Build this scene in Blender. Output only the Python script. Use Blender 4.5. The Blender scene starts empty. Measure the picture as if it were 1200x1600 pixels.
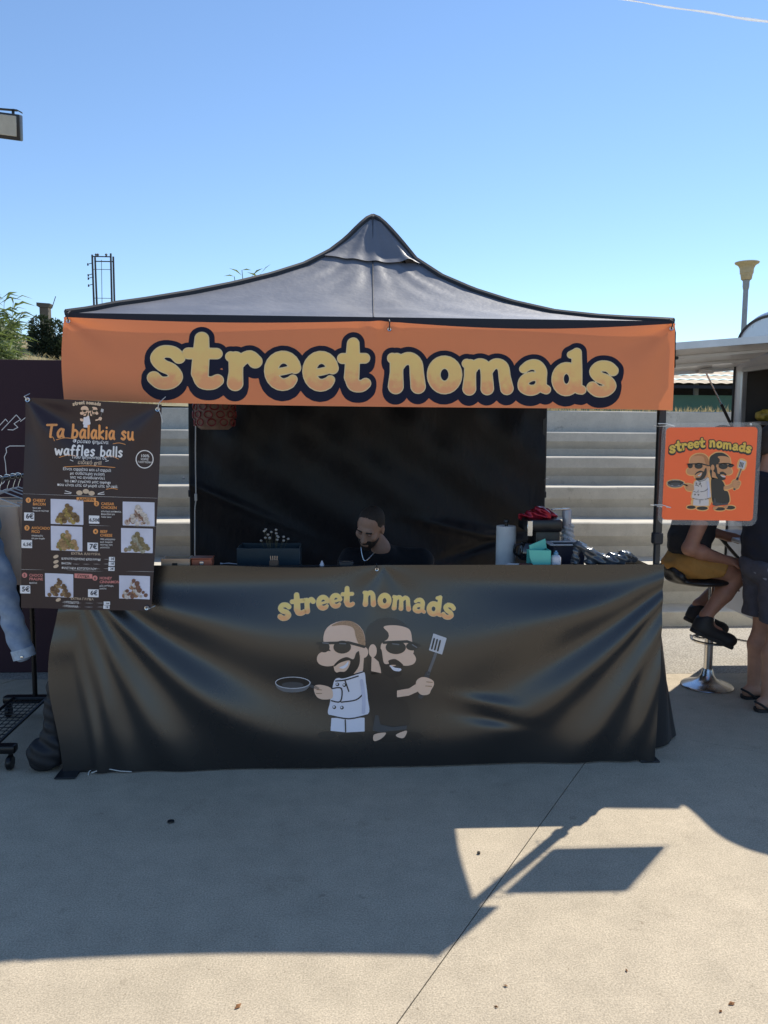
import bpy, bmesh, math, random
import numpy as np
from mathutils import Vector, Matrix
random.seed(7); rng = np.random.default_rng(7)
sc = bpy.context.scene; COL = sc.collection
rad = math.radians

# ---------------------------------------------------------------- camera
F, H = 1290.0, 1.70                     # focal length in photo pixels (1200 x 1600), eye height
RC = Matrix.Rotation(rad(-3.0), 3, 'Z') @ Matrix.Rotation(rad(90 - 5.9), 3, 'X') @ Matrix.Rotation(rad(0.4), 3, 'Z')
cd = bpy.data.cameras.new('camera'); cam = bpy.data.objects.new('camera', cd); COL.objects.link(cam)
cam.matrix_world = Matrix.Translation((0, 0, H)) @ RC.to_4x4()
cd.sensor_fit = 'HORIZONTAL'; cd.sensor_width = 36; cd.lens = F / 1200 * 36; cd.clip_end = 30000; cd.clip_start = .05
sc.camera = cam
# ---------------------------------------------------------------- sky and sun
SUN = Vector((.585, .68, 1.0)).normalized()
wd = bpy.data.worlds.new('World'); sc.world = wd; wd.use_nodes = True
wn = wd.node_tree; sky = wn.nodes.new('ShaderNodeTexSky'); sky.sky_type = 'NISHITA'; sky.sun_disc = False
sky.sun_elevation = math.asin(SUN.z); sky.sun_rotation = math.atan2(SUN.x, SUN.y)
sky.altitude = 0; sky.air_density = 1.0; sky.dust_density = 0.0; sky.ozone_density = 4.8
bg = wn.nodes['Background']; bg.inputs[1].default_value = .088
wn.links.new(sky.outputs[0], bg.inputs[0])
sl = bpy.data.lights.new('sun', 'SUN'); sl.energy = 3.2; sl.angle = rad(.53); sl.color = (1, .94, .83)
so = bpy.data.objects.new('sun', sl); COL.objects.link(so); so.rotation_euler = (-SUN).to_track_quat('-Z', 'Y').to_euler()
so.location = (6, 8, 12)
sc.view_settings.view_transform = 'Standard'; sc.view_settings.look = 'None'
sc.view_settings.exposure = .95; sc.view_settings.gamma = 1; sc.view_settings.use_curve_mapping = False

# ---------------------------------------------------------------- helpers
def ray(x, y): return RC @ Vector(((x - 600) / F, -(y - 800) / F, -1))
def W(x, y, Y):
    d = ray(x, y); return Vector((0, 0, H)) + d * (Y / d.y)
def G(x, y, z=0):
    d = ray(x, y); return Vector((0, 0, H)) + d * ((z - H) / d.z)

MATS = {}
def mat(name, col, rough=.6, metal=0, var=.12, scale=6, bump=0, bscale=80, spec=.5, coat=0, trans=0, col2=None, detail=4, sheen=0, transl=0, transl_col=None, stretch=None, alpha=1, ior=1.5, bdist=.002):
    if name in MATS: return MATS[name]
    m = bpy.data.materials.new(name); m.use_nodes = True; nt = m.node_tree; N = nt.nodes; L = nt.links
    b = N['Principled BSDF']; c = (*col, 1)
    b.inputs['Base Color'].default_value = c; b.inputs['Roughness'].default_value = rough; b.inputs['Metallic'].default_value = metal
    b.inputs['Specular IOR Level'].default_value = spec; b.inputs['Coat Weight'].default_value = coat; b.inputs['IOR'].default_value = ior
    b.inputs['Transmission Weight'].default_value = trans; b.inputs['Sheen Weight'].default_value = sheen; b.inputs['Alpha'].default_value = alpha
    tc = N.new('ShaderNodeTexCoord'); mp = N.new('ShaderNodeMapping'); L.new(tc.outputs['Object'], mp.inputs[0])
    if stretch: mp.inputs['Scale'].default_value = stretch
    if var or col2:
        n = N.new('ShaderNodeTexNoise'); n.inputs['Scale'].default_value = scale; n.inputs['Detail'].default_value = detail; n.inputs['Roughness'].default_value = .62
        L.new(mp.outputs[0], n.inputs[0])
        r = N.new('ShaderNodeValToRGB'); r.color_ramp.elements[0].position = .3; r.color_ramp.elements[1].position = .7
        lo = col2 if col2 else tuple(v * (1 - var) for v in col); hi = col if col2 else tuple(min(1, v * (1 + var)) for v in col)
        r.color_ramp.elements[0].color = (*lo, 1); r.color_ramp.elements[1].color = (*hi, 1)
        L.new(n.outputs[0], r.inputs[0]); L.new(r.outputs[0], b.inputs['Base Color'])
        if rough > .05:
            mr = N.new('ShaderNodeMapRange'); mr.inputs[3].default_value = max(.02, rough - .06); mr.inputs[4].default_value = min(1, rough + .08)
            L.new(n.outputs[0], mr.inputs[0]); L.new(mr.outputs[0], b.inputs['Roughness'])
    if bump:
        n2 = N.new('ShaderNodeTexNoise'); n2.inputs['Scale'].default_value = bscale; n2.inputs['Detail'].default_value = 5
        L.new(mp.outputs[0], n2.inputs[0]); bp = N.new('ShaderNodeBump'); bp.inputs['Strength'].default_value = bump; bp.inputs['Distance'].default_value = bdist
        L.new(n2.outputs[0], bp.inputs['Height']); L.new(bp.outputs[0], b.inputs['Normal'])
    if transl:
        t = N.new('ShaderNodeBsdfTranslucent'); t.inputs[0].default_value = (*(transl_col or col), 1)
        mx = N.new('ShaderNodeMixShader'); mx.inputs[0].default_value = transl
        L.new(b.outputs[0], mx.inputs[1]); L.new(t.outputs[0], mx.inputs[2]); L.new(mx.outputs[0], N['Material Output'].inputs[0])
    MATS[name] = m; return m

ORG = {}
def props(o, label=None, cat=None, group=None, kind=None):
    if label: o['label'] = label
    if cat: o['category'] = cat
    if group: o['group'] = group
    if kind: o['kind'] = kind
    return o
def thing(name, label, cat, loc, group=None):
    o = bpy.data.objects.new(name, None); COL.objects.link(o); o.location = loc; o.empty_display_size = .1
    ORG[o] = Vector(loc); return props(o, label, cat, group)

class MB:
    """collects faces in world coordinates; build() links them as one mesh object"""
    def __init__(s): s.v = []; s.f = []; s.uv = None
    def add(s, vs, fs):
        k = len(s.v); s.v += [tuple(p) for p in vs]; s.f += [tuple(i + k for i in f) for f in fs]; return s
    def box(s, c, size, rot=None, bev=0, seg=1):
        bm = bmesh.new(); bmesh.ops.create_cube(bm, size=1)
        for v in bm.verts: v.co = Vector((v.co.x * size[0], v.co.y * size[1], v.co.z * size[2]))
        if bev: bmesh.ops.bevel(bm, geom=bm.edges[:], offset=bev, segments=seg, affect='EDGES', profile=.5)
        bm.verts.index_update(); c = Vector(c)
        R = rot if rot is not None else Matrix.Identity(3)
        s.add([R @ v.co + c for v in bm.verts], [[v.index for v in f.verts] for f in bm.faces]); bm.free(); return s
    def span(s, a, b, bev=0, seg=1):
        a, b = Vector(a), Vector(b); return s.box((a + b) / 2, [abs(x) for x in (b - a)], bev=bev, seg=seg)
    def bar(s, a, b, w, h, up=(0, 0, 1), bev=0):
        a, b = Vector(a), Vector(b); z = (b - a).normalized(); u = Vector(up)
        if abs(z.dot(u)) > .98: u = Vector((0, 1, 0))
        x = u.cross(z).normalized(); y = z.cross(x)
        return s.box((a + b) / 2, (w, h, (b - a).length), Matrix((x, y, z)).transposed(), bev=bev)
    def tube(s, pts, r, n=8, cap=True):
        pts = [Vector(p) for p in pts]; rs = r if hasattr(r, '__len__') else [r] * len(pts); vs = []; fs = []; px = None
        for i, p in enumerate(pts):
            t = (pts[min(i + 1, len(pts) - 1)] - pts[max(i - 1, 0)]).normalized()
            if px is None:
                px = t.orthogonal().normalized()
            else: px = (px - t * px.dot(t)).normalized()
            py = t.cross(px)
            for k in range(n):
                a = 2 * math.pi * k / n; vs.append(p + (px * math.cos(a) + py * math.sin(a)) * rs[i])
        for i in range(len(pts) - 1):
            for k in range(n):
                k2 = (k + 1) % n; fs.append((i * n + k, i * n + k2, (i + 1) * n + k2, (i + 1) * n + k))
        if cap: fs.append(tuple(range(n - 1, -1, -1))); fs.append(tuple((len(pts) - 1) * n + k for k in range(n)))
        return s.add(vs, fs)
    def lathe(s, prof, c, n=24, R=None):
        vs = []; fs = []; c = Vector(c)
        for r, z in prof:
            for k in range(n):
                a = 2 * math.pi * k / n; p = Vector((r * math.cos(a), r * math.sin(a), z)); vs.append((R @ p if R else p) + c)
        for i in range(len(prof) - 1):
            for k in range(n): k2 = (k + 1) % n; fs.append((i * n + k, i * n + k2, (i + 1) * n + k2, (i + 1) * n + k))
        if prof[0][0] > 1e-5: fs.append(tuple(range(n - 1, -1, -1)))
        if prof[-1][0] > 1e-5: fs.append(tuple((len(prof) - 1) * n + k for k in range(n)))
        return s.add(vs, fs)
    def grid(s, fn, nu, nv):
        vs = [fn(i / nu, j / nv) for j in range(nv + 1) for i in range(nu + 1)]; w = nu + 1
        return s.add(vs, [(j * w + i, j * w + w + i, j * w + w + i + 1, j * w + i + 1) for j in range(nv) for i in range(nu)])
    def prism(s, poly, ax, d0, d1):
        """poly: 2-D outline in the plane normal to ax ('x','y','z'), extruded from d0 to d1"""
        def P(a, b, d): return {'x': (d, a, b), 'y': (a, d, b), 'z': (a, b, d)}[ax]
        n = len(poly); vs = [P(a, b, d0) for a, b in poly] + [P(a, b, d1) for a, b in poly]
        return s.add(vs, [tuple(range(n)), tuple(range(2 * n - 1, n - 1, -1))] + [(i, i + n, (i + 1) % n + n, (i + 1) % n) for i in range(n)])
    def build(s, name, m, parent=None, smooth=True, angle=40, base=True, fixn=True):
        me = bpy.data.meshes.new(name)
        if parent is not None: org = ORG[parent]
        elif base and len(s.v):
            a = np.array(s.v); org = Vector(((a[:, 0].min() + a[:, 0].max()) / 2, (a[:, 1].min() + a[:, 1].max()) / 2, a[:, 2].min()))
        else: org = Vector((0, 0, 0))
        a = np.array(s.v, float) - np.array(org)
        me.from_pydata(a.tolist(), [], s.f)
        if s.uv is not None:
            ul = me.uv_layers.new(name='UV'); uvv = np.array(s.uv)
            li = np.zeros(len(me.loops), int); me.loops.foreach_get('vertex_index', li); ul.data.foreach_set('uv', uvv[li].ravel())
        if fixn:
            bm = bmesh.new(); bm.from_mesh(me); bmesh.ops.recalc_face_normals(bm, faces=bm.faces[:]); bm.to_mesh(me); bm.free()
        if smooth:
            me.shade_smooth()
            if angle < 180: me.set_sharp_from_angle(angle=rad(angle))
        me.materials.append(m); o = bpy.data.objects.new(name, me); COL.objects.link(o)
        if parent is not None: o.parent = parent
        else: o.location = org
        ORG[o] = org; return o

# ---------------------------------------------------------------- flat print: 2-D shapes -> mesh on a surface
def catmull(pts, n=6, closed=True):
    p = np.array(pts, float); N = len(p); out = []
    rng_ = range(N) if closed else range(N - 1)
    for i in rng_:
        if closed: a, b, c, d = p[(i - 1) % N], p[i], p[(i + 1) % N], p[(i + 2) % N]
        else: a, b, c, d = p[max(i - 1, 0)], p[i], p[i + 1], p[min(i + 2, N - 1)]
        for k in range(n):
            t = k / n; out.append(.5 * (2 * b + (c - a) * t + (2 * a - 5 * b + 4 * c - d) * t * t + (3 * b - a - 3 * c + d) * t ** 3))
    if not closed: out.append(p[-1])
    return np.array(out)
def d_stroke(pts, r):
    pts = np.array(pts, float); r = np.broadcast_to(np.array(r, float), (len(pts),))
    def f(X, Y):
        D = np.full(X.shape, 1e9)
        for i in range(len(pts) - 1):
            a, b = pts[i], pts[i + 1]; e = b - a; q = max(e @ e, 1e-12)
            t = np.clip(((X - a[0]) * e[0] + (Y - a[1]) * e[1]) / q, 0, 1)
            D = np.minimum(D, np.hypot(X - a[0] - e[0] * t, Y - a[1] - e[1] * t) - (r[i] + (r[i + 1] - r[i]) * t))
        return D
    m = r.max(); f.bb = (pts[:, 0].min() - m, pts[:, 1].min() - m, pts[:, 0].max() + m, pts[:, 1].max() + m); return f
def d_poly(pts, smooth=True):
    P = catmull(pts, 5) if smooth else np.array(pts, float)
    def f(X, Y):
        D = np.full(X.shape, 1e9); ins = np.zeros(X.shape, bool)
        for i in range(len(P)):
            a, b = P[i], P[(i + 1) % len(P)]; e = b - a; q = max(e @ e, 1e-12)
            t = np.clip(((X - a[0]) * e[0] + (Y - a[1]) * e[1]) / q, 0, 1)
            D = np.minimum(D, np.hypot(X - a[0] - e[0] * t, Y - a[1] - e[1] * t))
            c = (a[1] > Y) != (b[1] > Y)
            if abs(e[1]) > 1e-9: ins ^= c & (X < e[0] * (Y - a[1]) / e[1] + a[0])
        return np.where(ins, -D, D)
    f.bb = (P[:, 0].min(), P[:, 1].min(), P[:, 0].max(), P[:, 1].max()); return f
def d_union(*fs):
    def f(X, Y): return np.min([g(X, Y) for g in fs], axis=0)
    b = np.array([g.bb for g in fs]); f.bb = (b[:, 0].min(), b[:, 1].min(), b[:, 2].max(), b[:, 3].max()); return f
def d_grow(g, r):
    def f(X, Y): return g(X, Y) - r
    f.bb = (g.bb[0] - r, g.bb[1] - r, g.bb[2] + r, g.bb[3] + r); return f
def ell(cx, cy, rx, ry, n=20, rot=0):
    c, s_ = math.cos(rot), math.sin(rot)
    return [(cx + rx * math.cos(t) * c - ry * math.sin(t) * s_, cy + rx * math.cos(t) * s_ + ry * math.sin(t) * c) for t in np.linspace(0, 2 * math.pi, n, endpoint=False)]

def homography(src, dst):
    A = []; B = []
    for (x, y), (u, v) in zip(src, dst):
        A += [[x, y, 1, 0, 0, 0, -u * x, -u * y], [0, 0, 0, x, y, 1, -v * x, -v * y]]; B += [u, v]
    h = np.linalg.solve(np.array(A, float), np.array(B, float)); return np.append(h, 1).reshape(3, 3)
class Surf:
    """a printed sheet; local units = photo pixels rectified to a w x h rectangle"""
    def __init__(s, quad, w, h, fn, off):
        s.w, s.h, s.fn, s.off = w, h, fn, np.array(off, float)
        s.Hm = homography(quad, [(0, 0), (w, 0), (w, h), (0, h)])
    def L(s, pts):
        p = np.array(pts, float).reshape(-1, 2); q = np.c_[p, np.ones(len(p))] @ s.Hm.T; return q[:, :2] / q[:, 2:]
    def P(s, xy, lift):
        xy = np.array(xy, float); return s.fn(xy[:, 0] / s.w, xy[:, 1] / s.h) + s.off * lift
class Print(MB):
    def __init__(s, surf, lift): super().__init__(); s.surf = surf; s.lift = lift; s.uv = []
    def sdf(s, g, step=1.0, uvbox=None):
        x0, y0, x1, y1 = g.bb; pad = step * 1.5
        xs = np.arange(x0 - pad, x1 + pad + step, step); ys = np.arange(y0 - pad, y1 + pad + step, step)
        X, Y = np.meshgrid(xs, ys); D = g(X, Y); D = np.where(np.abs(D) < 1e-6, -1e-6, D); I = D < 0
        vs = []; fs = []
        full = I[:-1, :-1] & I[1:, :-1] & I[:-1, 1:] & I[1:, 1:]; anyc = I[:-1, :-1] | I[1:, :-1] | I[:-1, 1:] | I[1:, 1:]
        used = np.zeros(I.shape, bool); jj, ii = np.nonzero(full)
        for dj in (0, 1):
            for di in (0, 1): used[jj + dj, ii + di] = True
        idx = -np.ones(I.shape, int); uj, ui = np.nonzero(used); idx[uj, ui] = np.arange(len(uj)); vs = list(zip(xs[ui], ys[uj]))
        fs = list(zip(idx[jj, ii], idx[jj, ii + 1], idx[jj + 1, ii + 1], idx[jj + 1, ii]))
        bj, bi = np.nonzero(anyc & ~full)
        for j, i in zip(bj, bi):
            cs = [(j, i), (j, i + 1), (j + 1, i + 1), (j + 1, i)]; poly = []
            for k in range(4):
                a, b = cs[k], cs[(k + 1) % 4]; da, db = D[a], D[b]
                if da < 0: poly.append((xs[a[1]], ys[a[0]]))
                if (da < 0) != (db < 0):
                    t = da / (da - db); poly.append((xs[a[1]] + (xs[b[1]] - xs[a[1]]) * t, ys[a[0]] + (ys[b[0]] - ys[a[0]]) * t))
            if len(poly) >= 3:
                k = len(vs); vs += poly; fs.append(tuple(range(k, k + len(poly))))
        if not vs: return s
        ub = uvbox or g.bb; a = np.array(vs)
        s.uv += [((p[0] - ub[0]) / (ub[2] - ub[0] + 1e-9), (p[1] - ub[1]) / (ub[3] - ub[1] + 1e-9)) for p in vs]
        s.add(s.surf.P(a, s.lift), [tuple(int(q) for q in f) for f in fs]); return s
    def text(s, txt, x, y, size, align='CENTER', bold=0, rot=0, sx=1):
        """x, y: photo pixels of the baseline anchor; size in local pixels (cap height ~ .72 size)"""
        c = bpy.data.curves.new('t', 'FONT'); c.body = txt; c.align_x = align; c.offset = bold; c.size = 1; c.resolution_u = 2
        o = bpy.data.objects.new('t', c); COL.objects.link(o); me = bpy.data.meshes.new_from_object(o.evaluated_get(bpy.context.evaluated_depsgraph_get()))
        n = len(me.vertices); co = np.zeros(n * 3); me.vertices.foreach_get('co', co); co = co.reshape(-1, 3)[:, :2] * size
        fs = [tuple(p.vertices) for p in me.polygons]; COL.objects.unlink(o); bpy.data.objects.remove(o); bpy.data.curves.remove(c); bpy.data.meshes.remove(me)
        if not n: return s
        a = s.surf.L([(x, y)])[0]; co[:, 0] *= sx; cr, sr = math.cos(rot), math.sin(rot)
        q = np.c_[a[0] + co[:, 0] * cr + co[:, 1] * sr, a[1] + co[:, 0] * sr - co[:, 1] * cr]
        s.uv += [(0, 0)] * n; s.add(s.surf.P(q, s.lift), fs); return s
    def build(s, name, m, parent):
        return MB.build(s, name, m, parent, smooth=False, fixn=False)

# rounded "bubble" letters: strokes (x, y up, radius) in x-height units
def _arc(cx, cy, rx, ry, a0, a1, n=10): return [(cx + rx * math.cos(rad(a)), cy + ry * math.sin(rad(a))) for a in np.linspace(a0, a1, n)]
GL = {
 's': (.92, [(catmull([(.76, .72), (.62, .84), (.38, .85), (.24, .70), (.36, .54), (.58, .44), (.69, .28), (.55, .15), (.32, .14), (.17, .25)], 4, False), [.15, .16])]),
 't': (.84, [([(.40, 1.20), (.39, .85), (.36, .38)], [.155, .18, .19]), (catmull([(.36, .38), (.42, .19), (.60, .155), (.72, .22)], 4, False), [.18, .135]), ([(.13, .84), (.70, .84)], [.135, .13])]),
 'r': (.90, [([(.20, .84), (.30, .80)], [.13, .16]), ([(.31, .8), (.31, .45), (.29, .17)], [.17, .165, .19]), (catmull([(.33, .60), (.47, .78), (.62, .84), (.73, .72)], 4, False), [.13, .17])]),
 'e': (.96, [(catmull([(.30, .46), (.55, .50), (.78, .56)], 4, False), [.10, .10]), (_arc(.49, .5, .32, .345, 12, 300, 18), [.155, .165, .18, .175, .15]), (_arc(.49, .5, .32, .345, 300, 322, 4), [.15, .12])]),
 'n': (1.04, [([(.16, .84), (.27, .80)], [.13, .16]), ([(.27, .8), (.26, .5), (.24, .17)], [.17, .16, .19]), (catmull([(.28, .58), (.42, .79), (.60, .84), (.74, .72), (.77, .45), (.80, .17)], 4, False), [.12, .15, .16, .17, .185])]),
 'o': (.98, [(_arc(.49, .5, .31, .33, 0, 360, 26), [.178])]),
 'm': (1.52, [([(.16, .84), (.26, .80)], [.13, .15]), ([(.26, .8), (.25, .5), (.23, .17)], [.16, .155, .18]), (catmull([(.27, .58), (.40, .79), (.55, .84), (.68, .74), (.72, .45), (.73, .17)], 4, False), [.11, .14, .15, .155, .175]), (catmull([(.74, .58), (.87, .79), (1.02, .84), (1.17, .74), (1.22, .45), (1.28, .17)], 4, False), [.11, .14, .15, .155, .175])]),
 'a': (1.0, [(catmull([(.20, .74), (.36, .85), (.56, .85), (.69, .68), (.69, .45), (.71, .24), (.84, .155)], 4, False), [.12, .15, .155, .15, .125]), (catmull([(.66, .50), (.44, .53), (.23, .43), (.20, .24), (.36, .145), (.55, .17), (.66, .30)], 4, False), [.11, .14, .155, .145, .12])]),
 'd': (1.02, [(_arc(.42, .47, .26, .31, 0, 360, 24), [.165]), ([(.55, 1.16), (.72, 1.22)], [.11, .13]), ([(.72, 1.22), (.72, .7), (.72, .32)], [.135, .15, .15]), (catmull([(.72, .32), (.75, .20), (.87, .16)], 4, False), [.15, .125])]),
}
def letter(ch, x0, x1, base, xh, map_=None, rot=0):
    """distance function of a bubble letter filling x0..x1, baseline base (y down), x-height xh"""
    w, st = GL[ch]; k = (x1 - x0) / w; gs = []; c, s_ = math.cos(rot), math.sin(rot); cx = (x0 + x1) / 2
    for pts, rr in st:
        pts = np.array(pts); q = np.c_[x0 + pts[:, 0] * k, base - pts[:, 1] * xh]
        q = np.c_[cx + (q[:, 0] - cx) * c - (q[:, 1] - base) * s_, base + (q[:, 0] - cx) * s_ + (q[:, 1] - base) * c]
        r = np.interp(np.linspace(0, 1, len(pts)), np.linspace(0, 1, len(rr)), rr) * (.45 * k + .55 * xh)
        gs.append(d_stroke(map_(q) if map_ else q, r))
    return d_union(*gs)
# thin handwritten letters: polylines in x-height units
HW = {'T': (.95, [[(0, 1.35), (.95, 1.4)], [(.5, 1.38), (.42, .05)]]), 'a': (.72, [[(.6, .85), (.3, .95), (.06, .5), (.2, .06), (.45, .2), (.6, .85)], [(.6, .9), (.58, .35), (.7, .05)]]),
 'b': (.68, [[(.08, 1.5), (.08, .05)], [(.08, .6), (.3, .9), (.6, .65), (.55, .2), (.3, .04), (.08, .2)]]), 'l': (.22, [[(.1, 1.5), (.12, .05)]]),
 'k': (.66, [[(.08, 1.5), (.08, .05)], [(.55, .9), (.1, .45), (.58, .04)]]), 'i': (.22, [[(.1, .9), (.1, .05)], [(.11, 1.28), (.11, 1.3)]]),
 's': (.6, [[(.52, .82), (.3, .95), (.1, .75), (.3, .52), (.5, .3), (.3, .05), (.05, .15)]]), 'u': (.72, [[(.06, .9), (.08, .3), (.28, .05), (.55, .3), (.6, .9)], [(.6, .9), (.6, .3), (.7, .05)]]),
 'w': (1.0, [[(.04, .9), (.22, .06), (.48, .75), (.72, .06), (.95, .9)]]), 'f': (.5, [[(.5, 1.4), (.3, 1.5), (.2, 1.2), (.18, .05)], [(.02, .82), (.42, .86)]]),
 'e': (.66, [[(.08, .48), (.58, .55), (.45, .9), (.2, .88), (.06, .5), (.2, .08), (.56, .14)]]), ' ': (.45, [])}
def handwritten(pr, txt, xa, ya, xb, yb, xh, r, step=.7):
    """write txt from photo pixel (xa,ya) to (xb,yb) along the baseline"""
    a, b = pr.surf.L([(xa, ya), (xb, yb)]); gap = .2; tot = sum(HW[c][0] + gap for c in txt) - gap; e = (b - a); k = np.hypot(*e) / tot; u = e / np.hypot(*e); n = np.array([u[1], -u[0]]); x = 0
    for c in txt:
        w, st = HW[c]; gs = [d_stroke(np.array([a + u * (x + p[0]) * k + n * p[1] * xh for p in (catmull(s_, 4, False) if len(s_) > 2 else s_)]), r) for s_ in st]
        if gs: pr.sdf(d_union(*gs), step)
        x += w + gap

# ---------------------------------------------------------------- volumes: smooth blended bodies -> one skin (surface nets)
def capsule(a, b, ra, rb=None, k=.02): return ('c', np.array(a, float), np.array(b, float), ra, ra if rb is None else rb, k)
def blob(c, r, k=.02, R=None): return ('e', np.array(c, float), np.array(r if hasattr(r, '__len__') else (r, r, r), float), np.array(R) if R is not None else np.eye(3), k)
def skin(prims, h, cuts=(), carve=(), noise=None):
    lo = np.full(3, 1e9); hi = -lo
    def ext(p):
        if p[0] == 'c': r = max(p[3], p[4]); return np.minimum(p[1], p[2]) - r, np.maximum(p[1], p[2]) + r
        r = p[2].max(); return p[1] - r, p[1] + r
    for p in prims:
        a, b = ext(p); lo = np.minimum(lo, a); hi = np.maximum(hi, b)
    lo -= 3 * h; hi += 3 * h; n = np.ceil((hi - lo) / h).astype(int) + 1
    Fd = np.full(n, .08, np.float32); ax = [(lo[i] + h * np.arange(n[i])).astype(np.float32) for i in range(3)]
    def ev(p, sl):
        X, Y, Z = [ax[i][sl[i]].reshape([-1 if j == i else 1 for j in range(3)]) for i in range(3)]
        if p[0] == 'c':
            a, b = p[1], p[2]; e = b - a; q = max(e @ e, 1e-9); t = np.clip(((X - a[0]) * e[0] + (Y - a[1]) * e[1] + (Z - a[2]) * e[2]) / q, 0, 1)
            return np.sqrt((X - a[0] - e[0] * t) ** 2 + (Y - a[1] - e[1] * t) ** 2 + (Z - a[2] - e[2] * t) ** 2) - (p[3] + (p[4] - p[3]) * t)
        R = p[3]; dx, dy, dz = X - p[1][0], Y - p[1][1], Z - p[1][2]
        u = [(R[0, i] * dx + R[1, i] * dy + R[2, i] * dz) / p[2][i] for i in range(3)]
        l = np.sqrt(u[0] ** 2 + u[1] ** 2 + u[2] ** 2); g = np.sqrt(sum((u[i] / p[2][i]) ** 2 for i in range(3))) + 1e-6
        return l * (l - 1) / g
    def region(p, m):
        a, b = ext(p); i0 = np.clip(np.floor((a - m - lo) / h).astype(int), 0, n - 1); i1 = np.clip(np.ceil((b + m - lo) / h).astype(int) + 1, 1, n)
        return tuple(slice(i0[i], i1[i]) for i in range(3))
    for p in prims:
        k = p[-1]; sl = region(p, .06); d = ev(p, sl); f = Fd[sl]; hh = np.clip(.5 + .5 * (f - d) / k, 0, 1); Fd[sl] = f * (1 - hh) + d * hh - k * hh * (1 - hh)
    for p in carve:
        k = p[-1]; sl = region(p, .02); d = -ev(p, sl); f = Fd[sl]; hh = np.clip(.5 - .5 * (f - d) / k, 0, 1); Fd[sl] = f * (1 - hh) + d * hh + k * hh * (1 - hh)
    X, Y, Z = np.meshgrid(*ax, indexing='ij', sparse=True)
    if noise: Fd = Fd + noise(X, Y, Z).astype(np.float32)
    for pt, nr in cuts: Fd = np.maximum(Fd, (X - pt[0]) * nr[0] + (Y - pt[1]) * nr[1] + (Z - pt[2]) * nr[2])
    I = Fd < 0; c = np.zeros(np.array(n) - 1, np.int8)
    for d in np.ndindex(2, 2, 2): c += I[d[0]:n[0] - 1 + d[0], d[1]:n[1] - 1 + d[1], d[2]:n[2] - 1 + d[2]]
    cell = np.argwhere((c > 0) & (c < 8)); ids = -np.ones(c.shape, int); ids[tuple(cell.T)] = np.arange(len(cell))
    acc = np.zeros((len(cell), 3)); cnt = np.zeros(len(cell))
    for a in range(3):
        for o1 in (0, 1):
            for o2 in (0, 1):
                off = np.zeros(3, int); off[(a + 1) % 3] = o1; off[(a + 2) % 3] = o2; p0 = cell + off; p1 = p0.copy(); p1[:, a] += 1
                f0 = Fd[tuple(p0.T)]; f1 = Fd[tuple(p1.T)]; m = (f0 < 0) != (f1 < 0); t = f0[m] / (f0[m] - f1[m]); q = p0[m].astype(float); q[:, a] += t; acc[m] += q; cnt[m] += 1
    V = acc / cnt[:, None] * h + lo; Fs = []
    for a in range(3):
        b, e = (a + 1) % 3, (a + 2) % 3; s0 = [slice(0, n[i]) for i in range(3)]; s1 = list(s0); s0[a] = slice(0, n[a] - 1); s1[a] = slice(1, n[a])
        A = I[tuple(s0)]; B = I[tuple(s1)]; ed = np.argwhere(A != B); ed = ed[(ed[:, b] > 0) & (ed[:, e] > 0) & (ed[:, b] < n[b] - 1) & (ed[:, e] < n[e] - 1)]
        ins = A[tuple(ed.T)]; q = []
        for ob, oe in ((-1, -1), (0, -1), (0, 0), (-1, 0)):
            p = ed.copy(); p[:, b] += ob; p[:, e] += oe; q.append(ids[tuple(p.T)])
        q = np.array(q).T; q[~ins] = q[~ins][:, ::-1]; Fs.append(q)
    m = MB(); m.v = V.tolist(); m.f = [tuple(x) for x in np.concatenate(Fs).tolist()]; return m

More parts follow.
